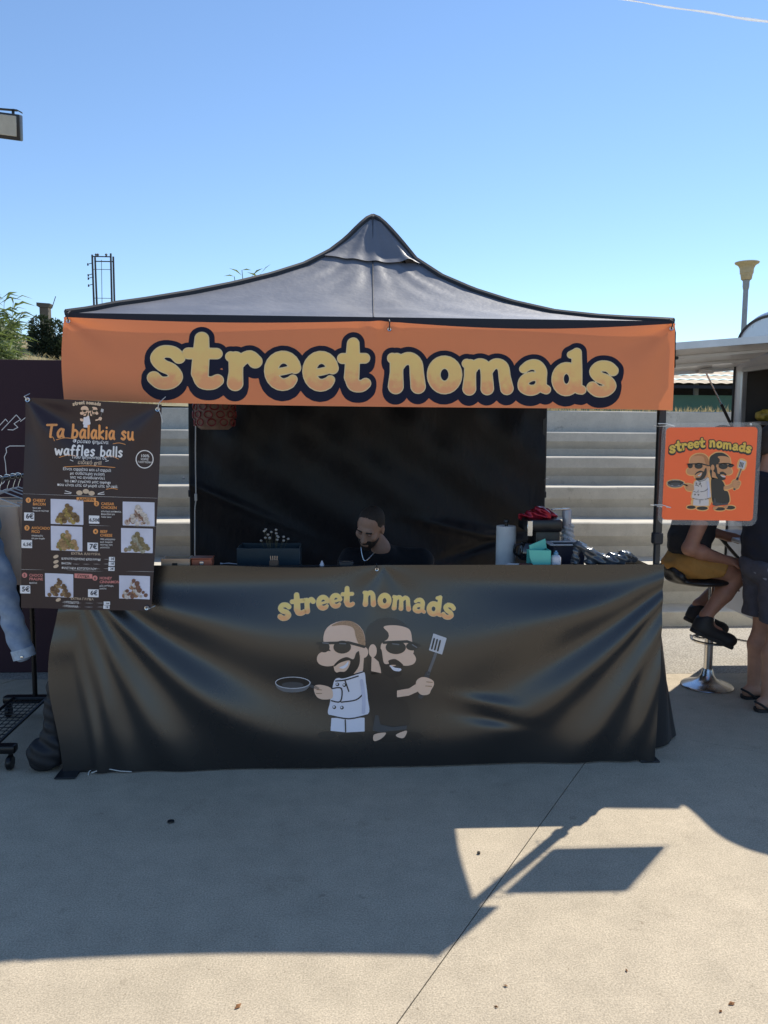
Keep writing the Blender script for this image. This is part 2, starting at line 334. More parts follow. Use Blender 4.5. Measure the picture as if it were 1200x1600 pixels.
# ================================================================ SETTING
def concrete(name, base, dark, speck=.5, bump=.25, sc_=1.0):
    if name in MATS: return MATS[name]
    m = bpy.data.materials.new(name); m.use_nodes = True; nt = m.node_tree; N = nt.nodes; L = nt.links; b = N['Principled BSDF']
    ge = N.new('ShaderNodeNewGeometry')
    def noise(s, d=6, r=.6):
        n = N.new('ShaderNodeTexNoise'); n.inputs['Scale'].default_value = s * sc_; n.inputs['Detail'].default_value = d; n.inputs['Roughness'].default_value = r
        L.new(ge.outputs['Position'], n.inputs[0]); return n
    def ramp(n, p0, c0, p1, c1):
        r = N.new('ShaderNodeValToRGB'); e = r.color_ramp.elements; e[0].position = p0; e[1].position = p1; e[0].color = c0; e[1].color = c1; L.new(n.outputs[0], r.inputs[0]); return r
    def mult(a, b_, f=1):
        x = N.new('ShaderNodeMix'); x.data_type = 'RGBA'; x.blend_type = 'MULTIPLY'; x.inputs[0].default_value = f; L.new(a.outputs[0] if 'Color' in a.outputs else a.outputs[2], x.inputs[6]); L.new(b_.outputs[0], x.inputs[7]); return x
    big = ramp(noise(.9), .32, (*dark, 1), .68, (*base, 1))
    med = ramp(noise(7, 8, .7), .25, (.80, .80, .80, 1), .72, (1.04, 1.04, 1.04, 1))
    fine = ramp(noise(170, 3), .28, (1 - speck * .5,) * 3 + (1,), .75, (1 + speck * .14,) * 3 + (1,))
    stain = ramp(noise(2.3, 5, .75), .60, (1, 1, 1, 1), .74, (.80, .79, .77, 1))
    scuff = ramp(noise(5.5, 9, .72), .63, (1, 1, 1, 1), .69, (.72, .71, .70, 1)); dots = ramp(noise(38, 2, .5), .735, (1, 1, 1, 1), .76, (.70, .68, .66, 1))
    x = mult(mult(mult(mult(mult(big, med), fine), stain), scuff), dots); L.new(x.outputs[2], b.inputs['Base Color'])
    b.inputs['Roughness'].default_value = .85; b.inputs['Specular IOR Level'].default_value = .25
    bp = N.new('ShaderNodeBump'); bp.inputs['Strength'].default_value = bump; bp.inputs['Distance'].default_value = .004; L.new(noise(240, 4).outputs[0], bp.inputs['Height']); L.new(bp.outputs[0], b.inputs['Normal'])
    MATS[name] = m; return m
m_conc = concrete('concrete_paving', (.66, .555, .41), (.58, .49, .36), speck=.95)
m_base = concrete('concrete_bed', (.26, .23, .19), (.20, .18, .15))
m_aggr = concrete('exposed_aggregate', (.54, .49, .41), (.42, .38, .32), speck=1.4, bump=.9, sc_=.45)
m_step = concrete('step_concrete', (.68, .63, .53), (.57, .53, .45), speck=.35)
m_soil = concrete('dry_soil', (.36, .30, .17), (.25, .22, .11), speck=.8, bump=.6, sc_=.5)

# ground: a bed sheet to the horizon with separate concrete slabs on it
g = MB(); g.add([(-900, -900, -.03), (900, -900, -.03), (900, 1400, -.03), (-900, 1400, -.03)], [(0, 1, 2, 3)])
ground = g.build('ground', m_base, smooth=False, base=False); props(ground, 'concrete ground running out to the horizon', 'ground', kind='structure')
ua = Vector((.514, .858)); ub = Vector((.858, -.514)); A0 = Vector((.162, 2.194)); B0 = Vector((1.893, 4.301)); SZ = 3.7
ob = (B0 - A0).dot(ua)          # joint across passes through B0
def clip_y(poly, ymax):
    out = []
    for i in range(len(poly)):
        a, b = poly[i], poly[(i + 1) % len(poly)]
        if a[1] <= ymax: out.append(a)
        if (a[1] <= ymax) != (b[1] <= ymax): t = (ymax - a[1]) / (b[1] - a[1]); out.append((a[0] + (b[0] - a[0]) * t, ymax))
    return out
pav = bpy.data.objects.new('pavement', None); COL.objects.link(pav); ORG[pav] = Vector((0, 0, 0)); props(pav, 'pale sunlit concrete paving in big slabs in front of stall', 'pavement', kind='structure')
for i in range(-4, 4):
    for j in range(-4, 4):
        gp = .0022; c = []
        for a_, b_ in ((0, 0), (0, 1), (1, 1), (1, 0)):
            p = A0 + ua * (ob + (i + a_) * SZ + (gp if a_ == 0 else -gp)) + ub * ((j + b_) * SZ + (gp if b_ == 0 else -gp)); c.append((p.x, p.y))
        c = clip_y(c, 5.50)
        if len(c) < 3 or min(math.hypot(*q) for q in c) > 13: continue
        s_ = MB(); s_.prism(c, 'z', -.03, 0 + .0006 * ((i * 3 + j * 5) % 4)); s_.build('slab', m_conc, pav, smooth=False)
s_ = MB(); s_.span((-9, 5.51, -.03), (9, 6.875, -.002)); o = s_.build('aggregate_path', m_aggr, smooth=False); props(o, 'rough exposed aggregate strip at the foot of the concrete steps', 'path', kind='structure')

# terrain behind the steps
def hill(x, y):
    z = 1.86
    z += 1.98 * math.exp(-((x + 9.5) / 6.0) ** 2 - ((y - 19) / 6.5) ** 2) + .9 * (1 / (1 + math.exp(-(y - 45) / 9))) * (1 / (1 + math.exp((x + 4) / 6)))
    return z + .05 * math.sin(x * 1.7 + y * .9) * min(1, max(0, (y - 10) / 4))
g = MB(); g.grid(lambda u, v: ((-1) ** (u < .5) * abs(2 * u - 1) ** 1.8 * 300, 9.32 + v ** 2.2 * 500, hill((-1) ** (u < .5) * abs(2 * u - 1) ** 1.8 * 300, 9.32 + v ** 2.2 * 500)), 110, 90)
o = g.build('terrain', m_soil, base=False, angle=180); props(o, 'dry grassy terrain rising behind the concrete steps', 'terrain', kind='structure')

# concrete bleacher steps
st = thing('concrete_steps', 'tall concrete bleacher steps rising behind the black tent wall', 'steps', (0, 6.88, 0))
ED = [(.0, 6.88), (.13, 6.88), (.49, 7.12), (.82, 7.56), (1.12, 8.03), (1.40, 8.40), (1.655, 8.80), (1.89, 9.15)]
for k in range(1, len(ED)):
    z1, y1 = ED[k]; z0 = ED[k - 1][0]; nx = ED[k + 1][1] if k + 1 < len(ED) else 9.5; hh = z1 - z0; s_ = MB()
    if k == 1: prof = [(y1, -.02), (y1, z1 - .01), (y1 + .01, z1), (nx + .14, z1), (nx + .14, -.02)]
    elif k == 7: prof = [(y1, z0 - .05), (y1, z1 - .01), (y1 + .01, z1), (nx, z1), (nx, z0 - .05)]
    else: prof = [(y1 + .075, z0 - .04), (y1 + .075, z0 + hh * .30), (y1 + .004, z0 + hh * .60), (y1, z0 + hh * .62), (y1, z1 - .010), (y1 + .012, z1), (nx + .14, z1), (nx + .14, z0 - .04)]
    n = 60; P = len(prof); xs = np.linspace(-9, 9, n); wob = lambda x, q: .004 * math.sin(x * 3.1 + k * 2 + q) + .003 * math.sin(x * 7.7 + k)
    vs = [(x, a + wob(x, i) * (i < 6), b + .3 * wob(x * 1.3, i) * (b > z0)) for x in xs for i, (a, b) in enumerate(prof)]
    fs = [(i * P + q, i * P + (q + 1) % P, (i + 1) * P + (q + 1) % P, (i + 1) * P + q) for i in range(n - 1) for q in range(P)] + [tuple(range(P)), tuple((n - 1) * P + q for q in range(P))]
    s_.add(vs, fs); s_.build('step', m_step, st, angle=22)

# ================================================================ TENT
m_canopy = mat('black_polyester', (.15, .15, .168), .45, var=.12, scale=5, bump=.35, bscale=26, spec=.9, bdist=.006)
m_frame = mat('dark_steel', (.03, .031, .034), .38, .3, var=.15, scale=20)
m_trim = mat('black_webbing', (.014, .015, .02), .6, bump=.2, bscale=400)
m_tarp = mat('black_tarp', (.0055, .006, .010), .42, bump=.6, bscale=14, spec=.35, bdist=.012, stretch=(1, 1, .5))
FL, FR, BL, BR, AP = (-1.30, 4.05), (1.63, 4.05), (-1.235, 6.80), (1.70, 6.80), (.2, 5.43)
TT = [0, .06, .12, .20, .33, .47, .60, .72, .79, .82, .885, .94, .975, 1.0]
ZL = [2.22, 2.248, 2.284, 2.322, 2.39, 2.472, 2.557, 2.65, 2.724, 2.757, 2.85, 2.95, 3.005, 3.03]
ZR = [2.22, 2.236, 2.25, 2.272, 2.318, 2.396, 2.488, 2.594, 2.68, 2.716, 2.85, 2.955, 3.008, 3.03]
tent = thing('canopy_tent', 'grey black pop up canopy tent with a pointed roof and black back wall', 'tent', (.2, 5.43, 0))
def hip(c, t, Z): return np.array([c[0] + (AP[0] - c[0]) * t, c[1] + (AP[1] - c[1]) * t, np.interp(t, TT, Z)])
def wr(u, v, s_): # small tension wrinkles of the fabric
    return .004 * math.sin(31 * u + 9 * v + s_) * math.sin(6 * v + s_) + .0022 * math.sin((u - .5) * 30 * (1 + v)) * math.exp(-((v - .62) / .16) ** 2)
def roofpanel(c1, Z1, c2, Z2, s_, drop=0):
    def f(u, t):
        a, b = hip(c1, t, Z1), hip(c2, t, Z2); p = a + (b - a) * u; w = math.sin(math.pi * u)
        p[2] += wr(u, t, s_) * w - .018 * w * math.sin(math.pi * min(1, t * 1.05)); return tuple(p)
    return f
PAN = [(FL, ZL, FR, ZR), (FR, ZR, BR, ZR), (BR, ZR, BL, ZL), (BL, ZL, FL, ZL)]
for k, (c1, Z1, c2, Z2) in enumerate(PAN):
    fn = roofpanel(c1, Z1, c2, Z2, k * 1.7)
    b = MB(); b.grid(lambda u, v: fn(u, v * .80), 60, 40); b.build('roof_panel', m_canopy, tent, angle=180, fixn=False)
    b = MB(); b.grid(lambda u, v: (Vector(fn(u, .785 + v * .215)) + Vector((0, 0, .012 * (1 - v) + (.03 * (1 - v) * math.exp(-((u - .84) / .06) ** 2)))) + Vector(((fn(u, .8)[0] - AP[0]) * .02, (fn(u, .8)[1] - AP[1]) * .02, 0)) * (1 - v)), 40, 12); b.build('vent_cap', m_canopy, tent, angle=180, fixn=False)
    b = MB(); b.tube([Vector(hip(c1, t, Z1)) + Vector((0, 0, .004)) for t in np.linspace(.0, 1, 40)], .018, 6); b.build('seam_binding', m_trim, tent)
    # valance hanging from the eave
    d = Vector((c2[0] - c1[0], c2[1] - c1[1], 0)).normalized(); nrm = Vector((d.y, -d.x, 0))
    b = MB()
    def val(u, v, c1=c1, c2=c2, nrm=nrm):
        p = Vector((c1[0] + (c2[0] - c1[0]) * u, c1[1] + (c2[1] - c1[1]) * u, 2.225 - .225 * v)) + nrm * (.014 * min(1, v * 5) + .006 * math.sin(u * 23 + v) * v); return p
    b.grid(val, 60, 4); b.build('valance', m_trim, tent, angle=180, fixn=False)
b = MB(); fn = roofpanel(FL, ZL, FR, ZR, 0); b.tube([Vector(fn(.497, t)) + Vector((0, -.002, .003)) for t in np.linspace(.01, .97, 40)], .0028, 5); b.build('centre_seam', m_trim, tent)
b = MB(); b.lathe([(.035, -.03), (.036, 0), (.022, .014), (.0, .017)], (AP[0], AP[1], 3.025), 14); b.build('peak_cap', m_trim, tent)
legs = []
for (x, y), foot in ((FL, (-1.325, 3.995)), (FR, (1.60, 4.02)), (BL, BL), (BR, BR)):
    sx = .03 if x < 0 else -.03; sy = .035 if y < 5 else -.035
    top = Vector((x + sx, y + sy, 2.2)); bot = Vector((foot[0] + sx * .3, foot[1] + sy * .3, .012))
    b = MB(); md = bot.lerp(top, .52); b.bar(md, top, .036, .036, bev=.003); b.build('leg', m_frame, tent)
    b = MB(); b.bar(bot, md, .028, .028, bev=.003); b.build('inner_leg', m_frame, tent)
    b = MB(); b.box((md.x, md.y, md.z), (.048, .048, .06), bev=.006); b.build('leg_clamp', m_trim, tent)
    fo = -.045 if y < 5 and x < 0 else 0; b = MB(); b.box((bot.x - .01, bot.y + fo, .006), (.10, .14 if fo else .09, .008), bev=.002); b.box((bot.x, bot.y, .03), (.045, .045, .05), bev=.004); b.build('foot_plate', m_frame, tent)
    legs.append((bot, top))
for (c1, c2) in ((FL, FR), (FR, BR), (BR, BL), (BL, FL)):   # folding truss under the eave
    a, c = Vector((*c1, 0)), Vector((*c2, 0)); a, c = a.lerp(c, .012), c.lerp(a, .012); inw = (Vector((AP[0], AP[1], 0)) - (a + c) / 2).normalized() * .03; m_ = (a + c) / 2
    for p, q in ((a, m_), (m_, c)):
        for z0, z1 in ((2.17, 2.06), (2.06, 2.17)):
            b = MB(); b.bar(p + inw + Vector((0, 0, z0)) + inw * (.25 if z0 > z1 else -.25), q + inw + Vector((0, 0, z1)) + inw * (.25 if z0 > z1 else -.25), .012, .024); b.build('truss_bar', m_frame, tent)
b = MB(); b.tube([(AP[0], AP[1], 2.1), (AP[0], AP[1], 3.0)], .02, 10); b.build('centre_post', m_frame, tent)
# back wall: black tarp, creased
def bw(u, v):
    x = BL[0] + .02 + (BR[0] - BL[0] - .04) * u; z = 2.17 - 2.10 * v
    cr = .012 * math.sin(40 * u + 9 * v) * math.exp(-((v - .2) / .18) ** 2) + .010 * math.sin(23 * u - 25 * v) + .02 * math.sin(7 * u + 2.5 * v) + .014 * math.sin(11 * (u - v * .6)) * math.exp(-((u - .75) / .25) ** 2)
    cr += .035 * math.exp(-((v - .55 - .28 * (u - .5)) / .02) ** 2) * math.exp(-((u - .82) / .14) ** 2) - .03 * math.exp(-((v - .70 + .5 * (u - .8)) / .018) ** 2) * math.exp(-((u - .84) / .12) ** 2)
    cr += .02 * math.exp(-((v - .45 - .6 * u) / .02) ** 2) * math.exp(-(u / .25) ** 2)
    return (x, BL[1] - .045 - cr, z)
b = MB(); b.grid(bw, 170, 110); b.build('back_wall', m_tarp, tent, angle=180, fixn=False)
for z in (2.05, 1.27, .6):
    for x in (BL[0], BR[0]):
        b = MB(); b.bar((x - .03, BL[1] - .07, z), (x + (-.06 if x < 0 else .05), BL[1] + .05, z + .01), .012, .003); b.build('wall_tie', m_trim, tent)

# ================================================================ ORANGE BANNER
def letter_fill(name, top, mid, bot, transl=0):
    if name in MATS: return MATS[name]
    m = bpy.data.materials.new(name); m.use_nodes = True; N = m.node_tree.nodes; L = m.node_tree.links; b = N['Principled BSDF']
    uv = N.new('ShaderNodeUVMap'); sp = N.new('ShaderNodeSeparateXYZ'); L.new(uv.outputs[0], sp.inputs[0])
    tc = N.new('ShaderNodeTexCoord'); n = N.new('ShaderNodeTexNoise'); n.inputs['Scale'].default_value = 24; n.inputs['Detail'].default_value = 6; L.new(tc.outputs['Object'], n.inputs[0])
    ad = N.new('ShaderNodeMath'); ad.operation = 'MULTIPLY_ADD'; ad.inputs[1].default_value = .95; L.new(n.outputs[0], ad.inputs[0]); sb = N.new('ShaderNodeMath'); sb.operation = 'SUBTRACT'; sb.inputs[1].default_value = .45
    L.new(sp.outputs[1], ad.inputs[2]); L.new(ad.outputs[0], sb.inputs[0])
    r = N.new('ShaderNodeValToRGB'); e = r.color_ramp.elements; e[0].position = .2; e[1].position = .88; e[0].color = (*top, 1); e[1].color = (*bot, 1); q = e.new(.62); q.color = (*mid, 1)
    L.new(sb.outputs[0], r.inputs[0]); L.new(r.outputs[0], b.inputs['Base Color']); b.inputs['Roughness'].default_value = .45
    if transl:
        t = N.new('ShaderNodeBsdfTranslucent'); L.new(r.outputs[0], t.inputs[0]); mx = N.new('ShaderNodeMixShader'); mx.inputs[0].default_value = transl
        L.new(b.outputs[0], mx.inputs[1]); L.new(t.outputs[0], mx.inputs[2]); L.new(mx.outputs[0], N['Material Output'].inputs[0])
    MATS[name] = m; return m
m_orange = mat('orange_vinyl', (.88, .27, .105), .42, var=.03, scale=3, spec=.45, transl=.15, transl_col=(.85, .24, .08))
m_navy = mat('navy_ink', (.010, .011, .030), .55, var=.1, spec=.2)
m_cream = mat('cream_ink', (.80, .62, .34), .45, var=.04)
m_gold = letter_fill('golden_lettering', (.92, .63, .21), (.92, .58, .20), (.90, .40, .17), .06)
bq = [(101, 496), (1054, 506), (1050, 643), (101, 625)]
BQ = [np.array(W(*bq[0], 4.005)), np.array(W(*bq[1], 4.005)), np.array(W(*bq[2], 3.985)), np.array(W(*bq[3], 3.985))]
def fb(u, v):
    u = np.asarray(u, float); v = np.asarray(v, float); U = u[:, None]; V = v[:, None]
    p = (BQ[0] * (1 - U) + BQ[1] * U) * (1 - V) + (BQ[3] * (1 - U) + BQ[2] * U) * V
    d = .010 * np.sin(u * 6.2 + 1) + .012 * np.sin(math.pi * v) * np.sin(u * 9) + .010 * np.exp(-((u - .507) / .035) ** 2) * np.exp(-v * 5) * np.cos((u - .507) * 160)
    for uc, s_ in ((0, 1), (1, -1)):
        a = np.arctan2(v * .42, np.abs(u - uc) * 3 + 1e-3); d += .006 * np.cos(a * 7) * np.exp(-np.hypot(v * .42, (u - uc) * 3) * 1.6)
    p = p.copy(); p[:, 1] -= d
    sag = .030 * (np.sin(math.pi * np.clip(u / .507, 0, 1)) * .55 * (u < .507) + np.sin(math.pi * np.clip((u - .507) / .493, 0, 1)) * 1.0 * (u >= .507)) * (1 - v) ** 2
    p[:, 2] -= sag + .006 * np.sin(u * 5) * v; p[:, 0] += np.where(u < .02, -.012 * np.sin(v * math.pi), 0)
    return p
def sheet(fn, nu, nv):
    u, v = np.meshgrid(np.linspace(0, 1, nu + 1), np.linspace(0, 1, nv + 1)); P = fn(u.ravel(), v.ravel()); w = nu + 1
    m = MB(); m.add(P.tolist(), [(j * w + i, j * w + w + i, j * w + w + i + 1, j * w + i + 1) for j in range(nv) for i in range(nu)]); return m
SB = Surf(bq, 951, 133, fb, (0, -1, 0))
ban = thing('shop_banner', 'orange vinyl banner with big golden bubble lettering hung along the tent eave', 'banner', (.15, 4.0, 1.8))
sheet(fb, 200, 40).build('banner_sheet', m_orange, ban, angle=180, fixn=False)
LT = [('s', 60, 230, 320, 208, 3, 200, 500), ('t', 214, 396, 322, 205, 3, 200, 500), ('r', 388, 572, 322, 188, 3, 200, 500), ('e', 580, 744, 326, 190, 3, 200, 500), ('e', 754, 916, 330, 192, 3, 200, 500), ('t', 912, 1066, 334, 190, 3, 200, 500),
      ('n', 48, 206, 272, 158, 2.4, 560, 500), ('o', 205, 337, 276, 150, 2.4, 560, 500), ('m', 334, 545, 281, 148, 2.4, 560, 500), ('a', 549, 688, 284, 142, 2.4, 560, 500), ('d', 688, 826, 287, 142, 2.4, 560, 500), ('s', 824, 952, 289, 138, 2.4, 560, 500)]
fill = Print(SB, .0030); edge = Print(SB, .0022); out = Print(SB, .0012); lets = []
for ch, x0, x1, ba, xh, k, ox, oy in LT:
    gch = letter(ch, ox + x0 / k, ox + x1 / k, oy + ba / k, xh / k, SB.L); lets.append(gch)
    fill.sdf(d_grow(gch, -1.2), 1.0); edge.sdf(d_grow(gch, .3), 1.1)
for grp in (lets[:6], lets[6:]):
    uq = d_union(*[d_grow(q, 11.5) for q in grp]); un = d_union(*grp)
    def drop(X, Y, uq=uq, un=un): return np.minimum.reduce([un(X, Y) - 8.5, un(X, Y - 3) - 8.5, un(X + .5, Y - 6) - 8.5, un(X + .5, Y - 8.5) - 8.0])
    drop.bb = (un.bb[0] - 10, un.bb[1] - 10, un.bb[2] + 10, un.bb[3] + 19); out.sdf(drop, 1.3)
out.build('lettering_outline', m_navy, ban); edge.build('lettering_edge', m_cream, ban); fill.build('lettering', m_gold, ban)
m_rope = mat('white_cord', (.62, .60, .56), .8); m_chrome = mat('brushed_metal', (.62, .62, .63), .22, 1, var=.08, scale=30)
def grommet(surf, x, y, par, lift=.004, r=.011):
    p = surf.P(surf.L([(x, y)]), lift)[0]; b = MB(); n = 14; vs = []
    for k in range(n):
        for (rr, dd) in ((r, 0), (r * .8, -.004), (r * .45, -.003), (r * .45, .001)):
            a = 2 * math.pi * k / n; vs.append((p[0] + rr * math.cos(a), p[1] + dd, p[2] + rr * math.sin(a)))
    b.add(vs, [(k * 4 + q, k * 4 + q + 1, ((k + 1) % n) * 4 + q + 1, ((k + 1) % n) * 4 + q) for k in range(n) for q in range(3)]); b.build('grommet', m_chrome, par); return Vector(p)
for gx, gy in ((585, 513), (108, 502), (1046, 514)):
    p = grommet(SB, gx, gy, ban); b = MB(); b.tube([p + Vector((0, .004, 0)), p + Vector((0, -.012, .012)), p + Vector((.001, -.008, .035)), p + Vector((0, .03, .05))], .0028, 6); b.build('tie_cord', m_trim, ban)

# ================================================================ COUNTER (table under a black printed vinyl)
TZ, TB = 1.0, .875
m_wood = mat('plywood', (.33, .22, .12), .6, var=.25, scale=4, stretch=(1, 8, 8))
tb = thing('serving_table', 'long folding table under the black printed counter cover', 'table', (.15, 4.42, 0))
b = MB(); b.span((-1.26, 4.19, TB - .04), (1.56, 4.80, TB), bev=.006); b.build('tabletop', mat('black_cloth', (.011, .011, .013), .8, bump=.2, bscale=300), tb)
for x in (-1.2, .15, 1.5):
    for y in (4.12, 4.68):
        b = MB(); b.tube([(x, y + .09, .003), (x, y + .09, TB - .04)], .016, 10); b.build('leg', m_frame, tb)
b = MB(); b.span((-1.26, 4.06, TZ - .022), (1.56, 4.175, TZ - .004), bev=.004); b.build('front_ledge', MATS['black_cloth'], tb)
for x in (-1.22, -.3, .6, 1.52):
    b = MB(); b.bar((x, 4.15, .003), (x, 4.15, TZ - .022), .03, .03); b.build('ledge_post', m_frame, tb)
m_vinyl = mat('black_vinyl', (.015, .0135, .0135), .27, var=.1, scale=2, spec=.85, bump=.06, bscale=500, bdist=.0006)
cq = [(100, 884), (1038, 882), (1021, 1188), (97, 1206)]
CT = [np.array(W(*cq[0], 4.03)), np.array(W(*cq[1], 4.03)), np.array(G(*cq[2], .012)), np.array(G(*cq[3], .006))]
CT[2][1] = 4.01
def bump1(x, w): return np.exp(-(x / w) ** 2)
def fc(u, v):
    u = np.asarray(u, float); v = np.asarray(v, float); U = u[:, None]; V = v[:, None]
    p = (CT[0] * (1 - U) + CT[1] * U) * (1 - V) + (CT[3] * (1 - U) + CT[2] * U) * V
    w = 2 * u - 1.06; sag = np.clip(1 - np.abs(w) ** 1.9, .0, 1); q = np.clip(v / (sag * .93 + .07), 0, 8); am = np.clip(sag * 1.25 + .22, 0, 1)
    side = np.clip(np.abs(w), 0, 1); L_ = (u < .5)
    top = 1 - np.exp(-v * 14)
    d = .012 * v
    # hanging folds that run from one top corner to the other
    d += am * (.034 * bump1(q - .40, .17) * (.5 + .5 * side) - .010 * bump1(q - .70, .11) * (.3 + .7 * side) + .036 * bump1(q - .98, .17) * (.45 + .5 * side))
    d += am * (.034 * bump1(q - 1.75, .32) * side + .038 * bump1(q - 3.1, .62) * side + .04 * bump1(q - 5.4, 1.1) * side)
    # pinch at the centre tie and its two short swags
    r0 = np.hypot((u - .523) * 2.94, v * .98); a0 = np.arctan2((u - .523) * 2.94, v * .98 + 1e-4)
    d += .007 * np.cos(a0 * 5) * np.exp(-(r0 / .20) ** 2) * (r0 > .001) + .004 * np.cos(a0 * 2) * np.exp(-(r0 / .35) ** 2)
    d -= .020 * bump1(v - .06 - .05 * np.cos(2 * math.pi * u * 1.0), .10) * np.abs(np.sin(2 * math.pi * (u - .02)))
    # vertical pleats under the left corner, belly in the middle
    d += .018 * np.cos(u * 62 + v * 2.2) * bump1(u - .05, .06) * np.clip(v * 1.6 - .1, 0, 1) * (1 - .5 * v) + .012 * np.cos((1 - u) * 70) * bump1(u - .985, .03) * np.clip(v * 2, 0, 1)
    d += .020 * bump1(v - .62, .35) * bump1(w, .8) + .006 * np.sin(u * 17 + v * 5) * v * (1 - v) * 4 * .7
    d += .010 * bump1((v - .66) - .5 * (u - .66), .035) * bump1(u - .70, .05) - .009 * bump1((v - .74) - .5 * (u - .66), .03) * bump1(u - .72, .05)
    d -= .035 * np.clip(v - .80, 0, 1) ** 2 * 10 * bump1(w, 1.2)
    p = p.copy(); p[:, 1] -= d * top
    p[:, 0] += np.where(u < .06, (1 - u / .06) * (-.055 * np.sin(math.pi * np.clip(v, 0, 1)) + .012 * np.sin(v * 9)), 0)
    p[:, 2] -= .012 * np.sin(math.pi * np.clip((u - .26) / .26, 0, 1)) * (1 - v) ** 6 * (u < .523)
    p[:, 2] = np.maximum(p[:, 2], .004); return p
SC = Surf(cq, 930, 310, fc, (0, -1, .15))
cov = thing('counter_cover', 'black satin vinyl counter cover with drooping folds, logo and golden lettering', 'counter cover', (.15, 4.0, 0))
sheet(fc, 300, 120).build('vinyl_sheet', m_vinyl, cov, angle=180, fixn=False)
b = MB(); b.grid(lambda u, v: tuple(np.array(fc([u], [0.])[0]) * (1 - v) + np.array((CT[0][0] + (CT[1][0] - CT[0][0]) * u, 4.09, TZ + .0015)) * v + np.array((0, 0, .003 * math.sin(math.pi * v)))), 80, 3); b.build('folded_edge', m_vinyl, cov, angle=180, fixn=False)
LA = [('s', 132, 216, 308, 98, -.12), ('t', 204, 292, 284, 96, -.10), ('r', 270, 346, 272, 92, -.08), ('e', 345, 421, 256, 88, -.05), ('e', 416, 488, 246, 88, -.03), ('t', 478, 556, 240, 88, -.02),
      ('n', 594, 676, 238, 92, .03), ('o', 678, 756, 248, 88, .05), ('m', 752, 868, 262, 88, .09), ('a', 866, 948, 276, 86, .12), ('d', 942, 1038, 292, 88, .15), ('s', 1022, 1100, 306, 90, .18)]
def art(surf, fx, fy, par, lift, fit, fig_k, outline=False, letters=True, mats=None, small=False):
    """the shop emblem: two bearded men back to back; coordinates of a 1200-wide working drawing -> photo pixels by fit"""
    T = lambda pts: surf.L([fit(*p) for p in pts]); K = fig_k; lv = [lift]
    layers = {}
    def put(key, g_, step=None):
        pr = Print(surf, lv[0]); pr.sdf(g_, step or (1.0 if not small else .6)); layers.setdefault(key, []).append(pr)
    def nxt(): lv[0] += .0005
    sk, dk, wh, gr, lg, bl = 'skin', 'dark', 'white', 'grey', 'light', 'black'
    po = lambda key, pts, sm=True: put(key, d_poly(T(pts), sm)); stk = lambda key, pts, r, sm=False: put(key, d_stroke(T(catmull(pts, 4, False) if sm else pts), r * K))
    head1 = [(385, 430), (386, 380), (408, 342), (455, 318), (510, 311), (560, 325), (596, 360), (611, 410), (609, 470), (602, 530), (594, 592), (555, 600), (500, 600), (450, 592), (438, 560), (440, 520), (420, 470)]
    nose1 = [(346, 520), (358, 488), (395, 474), (440, 480), (470, 515), (450, 548), (405, 559), (362, 548)]
    coat = [(602, 588), (614, 650), (624, 740), (625, 825), (520, 849), (411, 830), (417, 760), (428, 690), (446, 632), (490, 622), (550, 602)]
    pants1 = [(424, 846), (606, 844), (606, 918), (505, 923), (419, 914)]
    hand1 = [(335, 668), (372, 664), (424, 684), (430, 736), (384, 746), (350, 736), (334, 712), (329, 690)]
    pan = ell(213, 652, 95, 32) ; panb = [(120, 650), (125, 680), (165, 702), (225, 706), (280, 695), (306, 665), (300, 640), (150, 635)]
    hair2 = [(622, 352), (660, 318), (700, 300), (770, 300), (828, 330), (860, 368), (820, 345), (760, 338), (722, 346), (738, 375), (733, 412), (706, 440), (700, 500), (686, 590), (640, 600), (618, 520), (612, 430)]
    face2 = [(712, 346), (760, 337), (822, 345), (858, 366), (868, 425), (872, 492), (800, 545), (738, 560), (700, 520), (698, 440), (735, 410), (738, 378)]
    nose2 = [(780, 500), (820, 482), (865, 484), (888, 515), (874, 546), (830, 556), (785, 540)]
    body2 = [(640, 600), (700, 598), (770, 630), (800, 690), (790, 740), (838, 760), (852, 880), (740, 892), (655, 880), (636, 720)]
    arm2 = [(784, 694), (850, 682), (896, 652), (910, 694), (850, 722), (784, 732)]
    fist2 = [(888, 645), (915, 620), (950, 622), (982, 640), (985, 664), (970, 692), (958, 714), (920, 718), (896, 694)]
    blade = [(984, 380), (1056, 404), (1030, 494), (958, 470)]
    shoes = [ell(400, 938, 52, 20), ell(530, 950, 66, 22), ell(738, 957, 66, 20), ell(862, 942, 62, 22)]
    if outline:   # cream die-cut rim round the whole emblem
        rim = [head1, nose1, coat, pants1, hand1, pan, panb, hair2, face2, nose2, body2, arm2, fist2, blade] + shoes
        put('rim', d_grow(d_union(*([d_poly(T(q)) for q in rim] + [d_stroke(T([(915, 725), (950, 600), (995, 490)]), 8 * K), d_stroke(T([(300, 665), (345, 682)]), 8 * K)])), 12 * K), .8); nxt()
    for q in (shoes if not small else []): po('shoe', q)
    po('body', body2); po('hair', hair2); nxt()
    po(sk, head1); po(sk, [(646, 500), (690, 540), (698, 598), (643, 586)], False); po(sk, face2); po(wh, pants1, False); po(sk, arm2, False); nxt()
    po(sk, nose1); po(sk, nose2); po(wh, coat); stk('handle', [(915, 725), (952, 600)], 14); stk(gr, [(955, 600), (995, 490)], 8); po(lg, blade, False); nxt()
    if not small:
        po('stubble', [(425, 338), (480, 314), (540, 316), (592, 358), (611, 420), (608, 448), (578, 440), (560, 400), (545, 350), (490, 334)]); po(gr, panb); stk('handle', [(300, 664), (350, 684)], 8)
    po(sk, ell(602, 482, 25, 31)); po(sk, ell(652, 474, 22, 36)); po(sk, hand1); po(sk, fist2)
